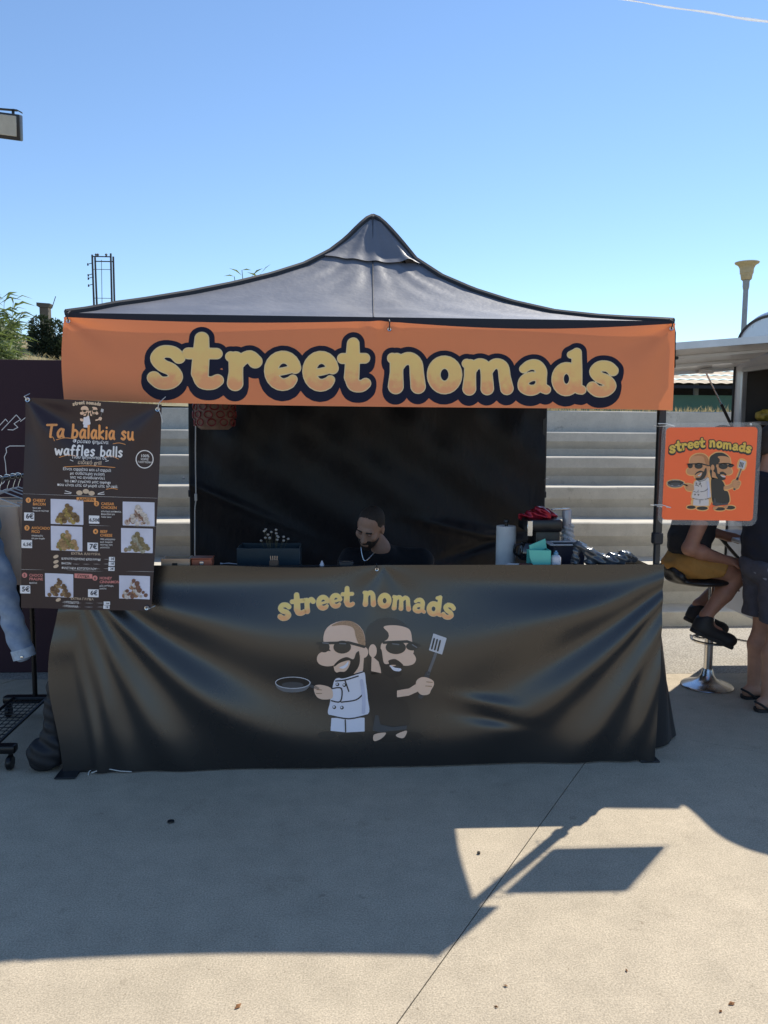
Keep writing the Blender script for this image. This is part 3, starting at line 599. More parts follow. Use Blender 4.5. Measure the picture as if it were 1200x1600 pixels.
    po('beard', [(578, 478), (580, 540), (562, 582), (530, 612), (480, 628), (446, 604), (468, 590), (500, 588), (522, 560), (528, 528), (500, 530), (468, 542), (444, 560), (440, 552), (470, 522), (510, 508), (546, 520), (560, 488)])
    po('beard', [(680, 462), (700, 470), (712, 540), (740, 545), (738, 528), (776, 520), (815, 548), (812, 566), (776, 552), (742, 556), (760, 580), (806, 592), (800, 612), (742, 622), (700, 580), (682, 520)]); nxt()
    po(dk, ell(485, 453, 48, 35)); po(dk, ell(386, 452, 30, 29)); stk(dk, [(350, 433), (420, 430), (520, 428), (606, 452)], 7); po(dk, ell(778, 456, 55, 36)); po(dk, ell(868, 451, 34, 21)); stk(dk, [(712, 430), (840, 424), (906, 446)], 7)
    if not small:
        po(dk, pan); po(wh, [(468, 566), (498, 552), (518, 530), (514, 556), (492, 572)]); po(wh, [(744, 552), (772, 566), (806, 572), (800, 586), (765, 582)]); nxt()
        po('inside', ell(212, 664, 60, 17)); put(lg, d_stroke(T(ell(213, 652, 95, 32, 40) + [ell(213, 652, 95, 32, 40)[0]]), 2.2 * K))
        for sx_ in (0, 17, 34): stk(dk, [(988 + sx_ * .95, 408 + sx_ * .3), (974 + sx_ * .95, 462 + sx_ * .3)], 4.5)
        for q in ([(430, 684), (480, 684), (474, 756), (424, 752)], [(478, 760), (560, 747), (602, 710)], [(448, 642), (500, 636), (572, 614)], [(500, 640), (520, 700)], [(414, 832), (520, 850), (625, 828)], [(500, 856), (502, 920)], [(600, 590), (560, 602), (500, 622)]): stk(dk, q, 3.4, True)
        for q in ((458, 661), (496, 665), (440, 788), (482, 790)): po(dk, ell(*q, 10, 10)); 
        nxt()
        for q in ((456, 659), (494, 663), (438, 786), (480, 788)): po(wh, ell(*q, 5.5, 5.5))
        stk('lilac', [(590, 640), (602, 730), (600, 815)], 9, True)
        for q in ([(378, 428), (410, 432)], [(470, 432), (505, 434)], [(760, 436), (795, 440)], [(868, 440), (893, 456)]): stk(gr, q, 3)
        for q in ([(345, 690), (372, 692)], [(342, 712), (372, 712)], [(945, 645), (978, 648)], [(940, 668), (975, 670)]): stk('crease', q, 2.2)
        po('cuff', [(664, 830), (682, 830), (692, 880), (760, 894), (838, 884), (836, 906), (760, 914), (690, 922), (649, 912)], False); po(sk, [(662, 932), (722, 924), (700, 954), (662, 970), (652, 955)]); po(sk, [(778, 934), (836, 912), (822, 950), (792, 950)])
    default = {'skin': m_skinp, 'dark': m_ink, 'white': m_wprint, 'grey': m_gprint, 'light': m_lprint, 'body': m_ink, 'hair': m_ink, 'beard': m_ink, 'shoe': m_ink, 'handle': m_handle, 'stubble': m_stub, 'inside': m_handle, 'lilac': m_lilac, 'crease': m_stub, 'cuff': m_handle, 'rim': m_cream}
    default.update(mats or {})
    nm = {'skin': 'emblem_skin', 'dark': 'emblem_lines', 'white': 'emblem_coat', 'grey': 'emblem_pan', 'light': 'emblem_spatula', 'body': 'emblem_clothes', 'hair': 'emblem_hair', 'beard': 'emblem_beard', 'shoe': 'emblem_shoes', 'handle': 'emblem_handles', 'stubble': 'emblem_stubble', 'inside': 'emblem_pan_inside', 'lilac': 'emblem_coat_fold', 'crease': 'emblem_creases', 'cuff': 'emblem_cuffs', 'rim': 'emblem_rim'}
    for key, prs in layers.items():
        for q in prs: q.build(nm[key], default[key], par)
    return lv[0]
m_skinp = mat('print_skin', (.84, .58, .43), .45, var=.03); m_ink = mat('print_black', (.010, .009, .010), .32, var=.05, spec=.7); m_wprint = mat('print_white', (.80, .79, .88), .45, var=.03)
m_gprint = mat('print_grey', (.16, .16, .17), .45); m_lprint = mat('print_light_grey', (.58, .58, .62), .45); m_handle = mat('print_dark_grey', (.07, .07, .075), .45); m_stub = mat('print_stubble', (.42, .25, .14), .5, var=.35, scale=220)
m_lilac = mat('print_lilac', (.60, .60, .74), .45)
cf = lambda x, y: (400 + x / 3.529, 880 + y / 3.529)
m_brownp = mat('print_brown_black', (.022, .017, .015), .32, var=.1, spec=.7)
pf = Print(SC, .0022); pe = Print(SC, .0014)
for ch, x0, x1, ba, xh, ro in LA:
    q0, q1 = cf(x0, ba), cf(x1, ba); gl = letter(ch, q0[0], q1[0], q0[1], xh / 3.529, SC.L, ro); pf.sdf(d_grow(gl, -.75), .5); pe.sdf(d_grow(gl, -.15), .5)
pe.build('lettering_edge', m_cream, cov); pf.build('lettering', letter_fill('golden_print', (.92, .68, .22), (.92, .62, .22), (.92, .44, .18)), cov)
art(SC, 1, 1, cov, .0012, cf, 1 / 3.529, mats={'hair': m_brownp, 'body': m_brownp})
p = grommet(SC, 592, 889, cov, .006)
b = MB(); b.tube([p + Vector((0, -.006, 0)), p + Vector((0, -.01, .016)), p + Vector((0, .05, .022))], .002, 6); b.build('tie_cord', m_trim, cov)
# loose white cord at the hem
b = MB(); q = [G(147, 1199, .004), G(149, 1193, .012), G(158, 1191, .01), G(152, 1196, .006), G(165, 1191, .02), G(178, 1190, .02), G(195, 1193, .012), G(213, 1194, .008)]
b.tube([tuple(x) for x in catmull([tuple(v + Vector((0, -.095, .002))) for v in q], 4, False)], .0025, 6); props(b.build('hem_cord', m_rope), 'loose white cord lying at the hem of the black counter cover', 'cord')
# black sheet wrapped round the right end of the table
m_plast = mat('black_plastic', (.012, .012, .015), .30, spec=.7, bump=.3, bscale=30, bdist=.006, stretch=(1, 1, .3))
def side(u, v):
    x = 1.598 + (-.03 + .26 * min(1, u * 3.0)) * v ** .7 + .018 * math.sin(u * 9 + v * 3) * v; y = 4.04 + u * .62; z = TZ - .004 - (TZ - .016) * v
    return (x + .02 * math.sin(u * 26 + v * 2) * v, y + .015 * math.sin(v * 8) * v, z)
b = MB(); b.grid(side, 40, 40); props(b.build('side_sheet', m_plast, angle=180, fixn=False), 'crumpled black plastic sheet closing the end of the counter beside the stool', 'plastic sheet')

# ================================================================ MENU POSTER
m_poster = mat('menu_vinyl', (.030, .018, .024), .36, var=.12, scale=2, spec=.42)
mq = [(40, 621), (253, 632), (236, 955), (33, 950)]
MQ = [np.array(W(*mq[0], 3.83)), np.array(W(*mq[1], 3.87)), np.array(W(*mq[2], 3.885)), np.array(W(*mq[3], 3.855))]
def fm(u, v):
    u = np.asarray(u, float); v = np.asarray(v, float); U = u[:, None]; V = v[:, None]
    p = (MQ[0] * (1 - U) + MQ[1] * U) * (1 - V) + (MQ[3] * (1 - U) + MQ[2] * U) * V; p = p.copy()
    r = np.hypot(u * .62, v); a = np.arctan2(v, u * .62 + 1e-4); r2 = np.hypot((1 - u) * .62, v); a2 = np.arctan2(v, (1 - u) * .62 + 1e-4)
    d = .016 * np.cos(a * 6.5) * np.exp(-((r - .1) / .33) ** 2) * np.clip(r * 6, 0, 1) + .010 * np.cos(a2 * 6 + .5) * np.exp(-(r2 / .35) ** 2) * np.clip(r2 * 6, 0, 1)
    d += .014 * np.sin(math.pi * v) * np.sin(u * 4.3 + .6) + .006 * np.sin(u * 9 + v * 3)
    p[:, 1] -= d; return p
SM = Surf(mq, 213, 325, fm, (0, -1, 0))
menu = thing('menu_poster', 'dark vinyl menu poster with photos and price tags tied beside the counter', 'poster', (-1.15, 3.86, .84))
sheet(fm, 60, 90).build('poster_sheet', m_poster, menu, angle=180, fixn=False)
C1 = lambda x, y: (x / 4, 600 + y / 4)
m_o = mat('menu_orange_ink', (.90, .37, .11), .5, var=.05); m_w = mat('menu_white_ink', (.85, .83, .83), .5, var=.05); m_p = mat('menu_pink_ink', (.72, .26, .24), .5, var=.05); m_c = mat('menu_cream_ink', (.66, .50, .36), .5, var=.05)
m_pic = mat('photo_backdrop', (.66, .67, .80), .4, var=.08, scale=9); m_tag = mat('price_tag_paper', (.84, .84, .88), .6, var=.04)
W_ = Print(SM, .002); O_ = Print(SM, .002); P_ = Print(SM, .002); CR = Print(SM, .002)
def tx(pr, s_, x, y, size, align='CENTER', bold=.012, sx=1): q = C1(x, y); pr.text(s_, q[0], q[1], size, align, bold, sx=sx)
q0, q1 = C1(305, 335), C1(835, 355); handwritten(O_, 'Ta balakia su', q0[0], q0[1], q1[0], q1[1], 13.5, 1.75)
q0, q1 = C1(355, 447), C1(765, 462); handwritten(W_, 'waffles balls', q0[0], q0[1], q1[0], q1[1], 10.2, 1.35)
tx(W_, 'Φρέσκο ψημένα', 565, 375, 7.2); tx(W_, 'Που ψήνονται σε', 562, 473, 6.6); tx(CR, 'ειδικό grill', 562, 507, 8.2)
for k, (a_, b_, x0) in enumerate((('Είναι', 'αφράτα', 'και ελαφριά'), ('με', 'ουδέτερη', 'γεύση'), ('για να', 'αναδεικνύει', ''), ('τα επιλεγμένα', 'μας', 'topings'), ('που είναι είτε', 'αλμυρά', 'είτε γλυκά.'))):
    ln = ' '.join(t for t in (a_, b_, x0) if t); tx(W_, ln, 548 + k, 548 + k * 25, 6.0)
for x0, y0, x1, y1 in ((330, 340, 352, 358), (362, 352, 460, 346), (705, 378, 785, 382), (380, 462, 480, 455), (655, 462, 742, 474), (410, 522, 720, 527), (665, 664, 735, 664)):
    q = [C1(x0, y0), C1((x0 + x1) / 2, min(y0, y1) - 6), C1(x1, y1)]; O_.sdf(d_stroke(SM.L([tuple(p) for p in catmull(q, 4, False)]), .45), .5)
for x0, y0, x1, y1 in ((412, 672, 450, 684), (408, 688, 448, 690), (616, 690, 652, 680), (614, 694, 654, 694), (445, 478, 462, 486), (660, 488, 678, 484)): W_.sdf(d_stroke(SM.L([C1(x0, y0), C1(x1, y1)]), .5), .5)
# gluten badge
cx, cy = SM.L([C1(901, 476)])[0]; ring = [(cx + 13.2 * math.cos(t), cy + 13.6 * math.sin(t)) for t in np.linspace(0, 2 * math.pi, 40)]; W_.sdf(d_stroke(ring, .7), .6)
tx(W_, '100%', 903, 463, 6.2); tx(W_, 'ΧΩΡΙΣ', 901, 482, 4.2); tx(W_, 'ΓΛΟΥΤΕΝΗ', 901, 500, 4.0)
for n_, x, y, l1, l2, sub, pr in ((1, 184, 730, 'CHEESY', 'BACON', ('bacon και', 'λιωμένο τσένταρ'), O_), (2, 606, 753, 'CAESAR', 'CHICKEN', ('φιλετάκια κοτόπουλο,', 'παρμεζάνα και', 'Caesar sauce'), O_), (3, 176, 902, 'AVOCADO', 'PICO', ('γουακαμόλε', 'και pico de gallo'), O_), (4, 600, 926, 'BEEF', 'CHEESE', ('100% μοσχαρίσιο', 'κιμά, λιωμένο', 'τσένταρ, λίγη', 'μαγιονέζα'), O_), (5, 158, 1196, 'CHOCO', 'PRALINE', ('πραλίνα',), P_), (6, 597, 1214, 'HONEY', 'CINNAMON', ('μέλι, ανθότυρο,', 'κανέλα'), P_)):
    q = SM.L([C1(x, y)])[0]; pr.sdf(d_poly(ell(q[0], q[1], 4.1, 4.1)), .6); xo = x + 28
    num = Print(SM, .003); tx(num, str(n_), x, y + 9, 6.2, bold=.03); num.build('number', m_ink, menu)
    tx(pr, l1, xo, y + 8, 6.0, 'LEFT', .02, .95); tx(pr, l2, xo, y + 31, 6.0, 'LEFT', .02, .95)
    for k, s_ in enumerate(sub): tx(W_, s_, xo, y + 52 + k * 17, 3.6, 'LEFT', .01, .85)
tx(CR, 'EXTRA ΑΛΜΥΡΑ', 538, 1072, 5.4, sx=1.15); tx(CR, 'EXTRA ΓΛΥΚΑ', 516, 1349, 5.2, sx=1.1)
for s_, y in (('ΚΑΡΑΜΕΛΩΜΕΝΟ ΚΡΕΜΜΥΔΙ', 1100), ('BACON', 1129), ('ΦΙΛΕΤΑΚΙΑ ΚΟΤΟΠΟΥΛΟΥ', 1158)):
    tx(W_, s_, 386, y, 4.7, 'LEFT', .012, .95); W_.sdf(d_stroke(SM.L([C1(590 if len(s_) > 9 else 440, y - 1), C1(680, y - 1)]), .18), .5)
for s_, y in (('• ΜΠΙΣΚΟΤΟ', 1370), ('• ΜΠΑΝΑΝΑ', 1394)): tx(W_, s_, 392, y, 4.7, 'LEFT', .012, .95); W_.sdf(d_stroke(SM.L([C1(490, y - 2), C1(645, y - 2)]), .18), .5)
for q in ((352, 1082), (352, 1114), (352, 1142), (364, 1350)):
    c_ = SM.L([C1(*q)])[0]; CR.sdf(d_poly(ell(c_[0], c_[1], 4.4, 2.6, rot=-.4)), .6)
c_ = SM.L([C1(500, 685), C1(540, 676), C1(575, 688)])
for q in c_: CR.sdf(d_poly(ell(q[0], q[1], 5.0, 3.6)), .6)
# thin panel frames
for (x0, y0, x1, y1) in ((148, 690, 985, 722), (970, 900, 560, 888), (135, 1160, 960, 1180)): W_.sdf(d_stroke(SM.L([C1(x0, y0), C1(x1, y1)]), .16), .5)
def tag_shape(x0, y0, x1, y1, sl=.03): return SM.L([C1(x0, y0), C1(x1, y0 + (x1 - x0) * sl), C1(x1, y1 + (x1 - x0) * sl), C1(x0, y1)])
b1 = Print(SM, .0015); b1.sdf(d_poly(tag_shape(482, 713, 602, 738), False), .6); b1.build('savoury_banner', m_o, menu); b2 = Print(SM, .0015); b2.sdf(d_poly(tag_shape(468, 1186, 580, 1214), False), .6); b2.build('sweet_banner', m_p, menu)
k1 = Print(SM, .0025); tx(k1, 'ΑΛΜΥΡΑ', 542, 735, 5.8, bold=.03); tx(k1, 'ΓΛΥΚΑ', 524, 1211, 6.0, bold=.03); k1.build('banner_lettering', m_ink, menu)
# price tags (stuck on paper)
for x0, y0, x1, y1, s_ in ((159, 806, 222, 856, '6€'), (559, 826, 624, 876, '6,50€'), (142, 976, 208, 1026, '6,5€'), (550, 994, 616, 1046, '7€'), (130, 1258, 192, 1308, '5€'), (554, 1282, 620, 1330, '6€'), (683, 1084, 719, 1110, '1€'), (681, 1114, 718, 1140, '1€'), (679, 1146, 717, 1170, '2€'), (651, 1358, 690, 1380, '.50€'), (648, 1382, 687, 1403, '1€')):
    t_ = Print(SM, .0035); t_.sdf(d_poly(tag_shape(x0, y0, x1, y1), False), .7); o = t_.build('price_tag', m_tag, menu)
    i_ = Print(SM, .0045); h_ = (y1 - y0) / 4; tx(i_, s_, (x0 + x1) / 2 + 4, y1 - (y1 - y0) * .24, h_ * (.85 if len(s_) < 4 else .58), bold=.02); i_.build('handwritten_price', m_navy, o)
# food photographs
for k, (x0, y0, x1, y1, cols) in enumerate(((322, 722, 524, 878, ((.30, .20, .09), (.42, .30, .08), (.20, .12, .05))), (766, 741, 960, 890, ((.52, .40, .34), (.25, .14, .10), (.62, .55, .50))), (322, 890, 518, 1042, ((.34, .19, .08), (.24, .20, .06), (.42, .26, .12))), (756, 906, 950, 1058, ((.28, .20, .12), (.34, .32, .24), (.22, .17, .08))), (282, 1184, 460, 1330, ((.20, .11, .05), (.30, .19, .09), (.15, .08, .04))), (744, 1200, 934, 1342, ((.34, .17, .08), (.58, .52, .48), (.20, .09, .06))))):
    t_ = Print(SM, .0015); t_.sdf(d_poly(tag_shape(x0, y0, x1, y1, .04), False), .9); o = t_.build('food_photo', m_pic, menu)
    pr = [Print(SM, .0025 + .0007 * q) for q in range(3)]; rr = random.Random(k); w_ = x1 - x0; h_ = y1 - y0
    for row in range(6):
        nn = 6 - row
        for i in range(nn):
            c_ = C1(x0 + w_ * (.5 + (i - (nn - 1) / 2) * (.13 - .012 * (row > 2)) + rr.uniform(-.045, .045)), y1 - h_ * (.13 + row * .125 + rr.uniform(-.035, .035)) + w_ * .02); c_ = SM.L([c_])[0]; r_ = w_ / 4 * rr.uniform(.05, .10)
            pr[(i + row) % 3].sdf(d_poly(ell(c_[0], c_[1], r_ * 1.1, r_, 9, rr.uniform(0, 3))), .8)
            pr[(i + row + 1) % 3].sdf(d_poly(ell(c_[0] + rr.uniform(-2, 2), c_[1] - r_ * .4, r_ * .5, r_ * .32, 7, rr.uniform(0, 3))), .7)
    for q in range(3): pr[q].build('waffle_ball_picture', mat('food_tone_%d_%d' % (k, q), cols[q], .5, var=.4, scale=120), o)
W_.build('white_lettering', m_w, menu); O_.build('orange_lettering', m_o, menu); P_.build('pink_lettering', m_p, menu); CR.build('cream_lettering', m_c, menu)
fmn = lambda x, y: (113 + (x - 120) * .0530, 634 + (y - 300) * .0560)
art(SM, 1, 1, menu, .0012, fmn, .053, small=True, mats={'body': m_poster})
tn = Print(SM, .002)
for ch, x0, x1, ba, xh, ro in LA:
    sx_ = lambda x: 115 + (x - 130) * .0445
    tn.sdf(letter(ch, sx_(x0), sx_(x1), 634.5 - (308 - ba) * .035, 4.6, SM.L, ro), .4)
tn.build('shop_name', m_c, menu)
for gx, gy, e in ((44, 625, (-.02, .02, .03)), (247, 640, (.02, .02, .06)), (229, 950, (.025, .0, -.004))):
    p = grommet(SM, gx, gy, menu, .004, .012)
    b = MB(); b.tube([p + Vector((0, -.004, 0)), p + Vector((e[0] * .5, -.012, e[2] * .5)), p + Vector(e) + Vector((0, .06, 0))], .0022, 6); b.build('tie_string', m_rope, menu)
p = Vector(SM.P(SM.L([(248, 640)]), .004)[0]); b = MB(); b.tube([p, p + Vector((.012, -.008, -.02)), p + Vector((.02, -.006, -.06))], .002, 6); b.build('string_end', m_rope, menu)

# ================================================================ ACRYLIC SIGN
m_acr = mat('clear_acrylic', (.55, .58, .60), .03, var=0, alpha=.15, spec=.6)
m_red = mat('red_orange_print', (.85, .15, .045), .30, var=.03, transl=.18, transl_col=(.9, .14, .04), spec=.6)
sq = [(1041, 668), (1184, 667), (1176, 814), (1034, 812)]
SQ = [np.array(W(*p, 4.0)) for p in sq]
def fs_(u, v):
    U = np.asarray(u, float)[:, None]; V = np.asarray(v, float)[:, None]; return (SQ[0] * (1 - U) + SQ[1] * U) * (1 - V) + (SQ[3] * (1 - U) + SQ[2] * U) * V
SS = Surf(sq, 143, 146, fs_, (0, -1, 0))
sign = thing('hanging_sign', 'clear acrylic square sign with red orange print and emblem tied to tent leg', 'sign', (1.85, 4.0, 1.21))
def rrect(x0, y0, x1, y1, r):
    out_ = []
    for cx, cy, a in ((x1 - r, y0 + r, -90), (x1 - r, y1 - r, 0), (x0 + r, y1 - r, 90), (x0 + r, y0 + r, 180)):
        out_ += [(cx + r * math.cos(rad(a + t)), cy + r * math.sin(rad(a + t))) for t in range(0, 91, 15)]
    return np.array(out_)
pl = rrect(-6, -7, 150, 154, 12); f0 = SS.P(pl, -.001); f1 = SS.P(pl, -.006); n = len(pl); b = MB(); b.add(list(f0) + list(f1), [tuple(range(n)), tuple(range(2 * n - 1, n - 1, -1))] + [(i, (i + 1) % n, (i + 1) % n + n, i + n) for i in range(n)]); b.build('acrylic_plate', m_acr, sign, angle=30)
pr = Print(SS, .0003); g_ = d_poly(rrect(0, 0, 143, 146, 6), False); pr.sdf(g_, 2.5); pr.build('printed_panel', m_red, sign)
sf = lambda x, y: (1000 + (255 + (x - 120) * .786) / 6, 640 + (404 + (y - 300) * .80) / 6)
art(SS, 1, 1, sign, .0010, sf, .786 / 6, outline=True, mats={'skin': mat('sign_skin', (.62, .30, .14), .4, var=.03), 'white': mat('sign_white', (.66, .60, .58), .4, var=.03), 'rim': mat('sign_rim', (.85, .46, .16), .4, var=.02), 'stubble': mat('sign_stubble', (.48, .20, .08), .4)})
pf = Print(SS, .0028); po_ = Print(SS, .002); ls_ = []
for ch, x0, x1, ba, xh, ro in LA:
    tf = lambda x: 1000 + (270 + (x - 130) * .792) / 6
    gl = letter(ch, tf(x0), tf(x1), 640 + (262 + (ba - 115) * .76) / 6, xh * .78 / 6, SS.L, ro); ls_.append(gl); pf.sdf(d_grow(gl, -.1), .4)
un = d_union(*ls_)
def drop(X, Y): return np.minimum(un(X, Y) - 1.3, un(X, Y - 1.6) - 1.3)
drop.bb = (un.bb[0] - 2, un.bb[1] - 2, un.bb[2] + 2, un.bb[3] + 4); po_.sdf(drop, .5); po_.build('lettering_outline', m_ink, sign); pf.build('lettering', mat('sign_yellow', (.78, .52, .09), .4, var=.2, scale=60), sign)
m_zip = mat('white_nylon', (.7, .7, .68), .5)
for y0, x_ in ((663, 1028), (790, 1022)):
    a = W(x_, y0 - 1, 3.99); c = W(x_ + 26, y0 + 3, 3.985); b = MB(); b.tube([a, a.lerp(c, .5) + Vector((0, 0, .006)), c, Vector((1.585, 4.03, c.z)), Vector((1.575, 4.11, c.z)), Vector((1.625, 4.11, c.z))], .0022, 6); b.build('zip_tie', m_zip, sign)
b = MB(); p = W(1173, 663, 3.995); b.lathe([(.0055, 0), (.0055, .004), (.0025, .005)], p, 10, Matrix.Rotation(rad(90), 3, 'X')); b.build('plate_hole', m_zip, sign)

# ================================================================ THINGS ON THE COUNTER
m_wh = mat('white_paper', (.80, .78, .76), .8, bump=.2, bscale=90); m_blk = mat('black_plastic_gloss', (.012, .012, .014), .3, var=.1)
def onT(x, Y, y=None): p = W(x, 870, Y); return Vector((p.x, Y, (TZ if Y < 4.18 else TB) + .001))
p = onT(790, 4.62); t_ = thing('paper_towel_roll', 'upright white paper towel roll standing beside the coffee machine', 'paper towel', p)
b = MB(); b.lathe([(.018, .006), (.054, .006), (.056, .012), (.056, .262), (.054, .268), (.020, .268), (.019, .22)], p, 28); b.build('paper_roll', m_wh, t_); b = MB(); b.lathe([(.065, 0), (.065, .006), (.01, .008), (.01, .285), (.016, .29), (.014, .302), (0, .305)], p, 16); b.build('roll_holder', m_blk, t_)
p = onT(842, 4.58); cm = thing('coffee_machine', 'black drip coffee machine with steel strip and glass jug', 'coffee machine', p)
b = MB(); b.box(p + Vector((0, 0, .015)), (.20, .24, .03), bev=.008, seg=2); b.build('base', m_blk, cm)
b = MB(); b.box(p + Vector((.03, .02, .16)), (.14, .19, .27), bev=.012, seg=2); b.build('housing', m_blk, cm)
b = MB(); b.box(p + Vector((0, .0, .285)), (.20, .23, .07), bev=.012, seg=2); b.build('lid', m_blk, cm)
b = MB(); b.box(p + Vector((-.082, -.1165, .272)), (.03, .006, .085), bev=.002); b.build('steel_strip', m_chrome, cm)
b = MB(); b.lathe([(.04, .03), (.052, .035), (.056, .06), (.05, .10), (.038, .125), (.04, .132)], p + Vector((-.078, -.06, .06)), 22); jg = b.build('jug', mat('dark_glass', (.02, .02, .022), .05, spec=.8), cm)
b = MB(); b.tube([tuple(q) for q in catmull([p + Vector((-.12, -.08, .18)), p + Vector((-.158, -.10, .175)), p + Vector((-.162, -.10, .135)), p + Vector((-.128, -.085, .11))], 5, False)], .007, 8); b.build('handle', m_blk, jg)
wn_ = lambda a, f: (lambda X, Y, Z: a * (np.sin(X * f + Z * f * .7) * np.sin(Y * f * 1.3 + 1) + .6 * np.sin(Z * f * 1.9 + X * f * .8)))
q = p + Vector((-.005, -.02, .322)); b = skin([blob(q + Vector((.0, 0, .012)), (.075, .06, .03)), capsule(q + Vector((-.11, -.02, .012)), q + Vector((-.03, 0, .02)), .016, .022), blob(q + Vector((.0, -.01, .035)), (.045, .04, .03)), capsule(q + Vector((.03, 0, .025)), q + Vector((.085, .0, .01)), .026, .014)], .0045, noise=wn_(.006, 90))
props(b.build('red_foil_bag', mat('red_foil', (.30, .012, .03), .22, .55, var=.3, scale=40), angle=180), 'crumpled shiny red foil bag lying on the coffee machine', 'bag')
p = onT(884, 4.40); bs = thing('wash_basin', 'dark wash basin with pale rim beside the coffee machine', 'basin', p)
bx = MB()
for (a, c) in (((-.085, -.06, 0), (.085, -.052, .195)), ((-.085, .052, 0), (.085, .06, .195)), ((-.085, -.052, 0), (-.077, .052, .195)), ((.077, -.052, 0), (.085, .052, .195)), ((-.077, -.052, 0), (.077, .052, .006))): bx.span(p + Vector(a), p + Vector(c))
bx.build('tub', mat('navy_plastic', (.012, .016, .035), .35), bs)
b = MB(); b.span(p + Vector((-.105, -.075, .1955)), p + Vector((.095, -.053, .203)), bev=.002); b.span(p + Vector((-.105, .053, .1955)), p + Vector((.095, .075, .203)), bev=.002); b.span(p + Vector((-.105, -.053, .1955)), p + Vector((-.078, .053, .203)), bev=.002); b.span(p + Vector((.078, -.053, .1955)), p + Vector((.095, .053, .203)), bev=.002); b.build('rim', mat('grey_white_plastic', (.55, .55, .56), .4), bs)
p = onT(884, 4.56); tp = thing('water_tap', 'grey column tap with flat lever, its foot wrapped in clear film', 'tap', p)
b = MB(); b.lathe([(.018, 0), (.02, .22), (.025, .25), (.026, .36), (.023, .368), (0, .369)], p, 20); b.build('column', mat('grey_enamel', (.40, .40, .43), .3, .2), tp)
b = MB(); b.bar(p + Vector((.015, -.005, .373)), p + Vector((-.095, -.03, .369)), .02, .008, bev=.002); b.build('lever', m_chrome, tp)
b = skin([capsule(p + Vector((0, 0, .06)), p + Vector((.006, 0, .265)), .026, .034), blob(p + Vector((.02, -.01, .17)), .035)], .005, noise=wn_(.007, 120)); b.build('film_wrap', mat('crinkled_film', (.62, .66, .70), .12, var=.25, scale=60, alpha=.55, spec=.9), tp)
p = onT(930, 4.12); q = [W(902, 851, 4.12), W(920, 862, 4.12), W(937, 873, 4.12), W(955, 875, 4.12), W(972, 872, 4.12), W(980, 868, 4.12), W(992, 878, 4.12)]
q = [Vector((v.x, v.y, max(v.z, TZ + .024))) for v in q]
b = skin([capsule(q[i], q[i + 1], (.014, .022, .026, .03, .03, .022)[i], (.022, .026, .03, .03, .022, .012)[i]) for i in range(6)] + [blob((q[3].x, q[3].y, TZ + .022), (.06, .035, .03)), capsule((q[0].x - .01, q[0].y, TZ + .02), q[0], .02, .014), capsule((q[1].x, q[1].y, TZ + .018), q[2], .02)], .005, noise=wn_(.005, 100), cuts=[((0, 0, TZ + .001), (0, 0, -1))])
props(b.build('plastic_sleeve', mat('dark_shiny_sleeve', (.05, .06, .075), .16, spec=.9, var=.4, scale=30), angle=180), 'long crinkled dark plastic sleeve lying along the counter beside the basin', 'plastic sleeve')
p = onT(843, 4.08); t_ = thing('teal_folder_box', 'bright turquoise plastic box standing open on the counter', 'box', p); m_teal = mat('turquoise_plastic', (.10, .50, .44), .4, var=.05)
b = MB(); b.prism([(p.x - .022, TZ + .001), (p.x + .055, TZ + .001), (p.x + .055, TZ + .085), (p.x - .058, TZ + .088), (p.x - .052, TZ + .05), (p.x - .04, TZ + .02)], 'y', p.y - .012, p.y - .006); b.build('front_panel', m_teal, t_)
b = MB(); b.span((p.x + .049, p.y - .006, TZ + .001), (p.x + .055, p.y + .07, TZ + .085)); b.build('side_panel', m_teal, t_); b = MB(); b.bar((p.x - .05, p.y + .0, TZ + .086), (p.x + .045, p.y + .06, TZ + .112), .004, .05); b.build('flap', m_teal, t_)
b = MB(); b.span((p.x - .05, p.y + .064, TZ + .001), (p.x + .049, p.y + .07, TZ + .08)); b.build('back_panel', m_teal, t_)
p = onT(868.5, 4.09); t_ = thing('spray_bottle', 'small white bottle with pale blue cap on the counter', 'bottle', p); b = MB(); b.lathe([(.024, 0), (.026, .004), (.026, .045), (.02, .055), (.010, .06)], p, 20); b.build('bottle_body', mat('white_plastic', (.60, .60, .66), .35), t_); b = MB(); b.lathe([(.011, .06), (.012, .062), (.012, .07), (.006, .074), (.006, .08), (0, .081)], p, 14); b.build('cap', mat('blue_plastic', (.12, .30, .48), .35), t_)
b = MB(); p = onT(806, 4.10); b.box(p + Vector((-.02, 0, .003)), (.075, .05, .004), Matrix.Rotation(.2, 3, 'Z')); b.box(p + Vector((-.012, .01, .0075)), (.06, .05, .003), Matrix.Rotation(-.3, 3, 'Z')); props(b.build('paper_napkins', m_wh), 'folded white napkins lying on the counter before the paper towel', 'napkin')
p = onT(822, 4.12); b = MB(); b.box(p + Vector((.012, 0, .0045)), (.085, .05, .007), bev=.002); props(b.build('red_tray', mat('dull_red_plastic', (.18, .05, .05), .5)), 'small flat dull red tray between the napkins and turquoise box', 'tray')
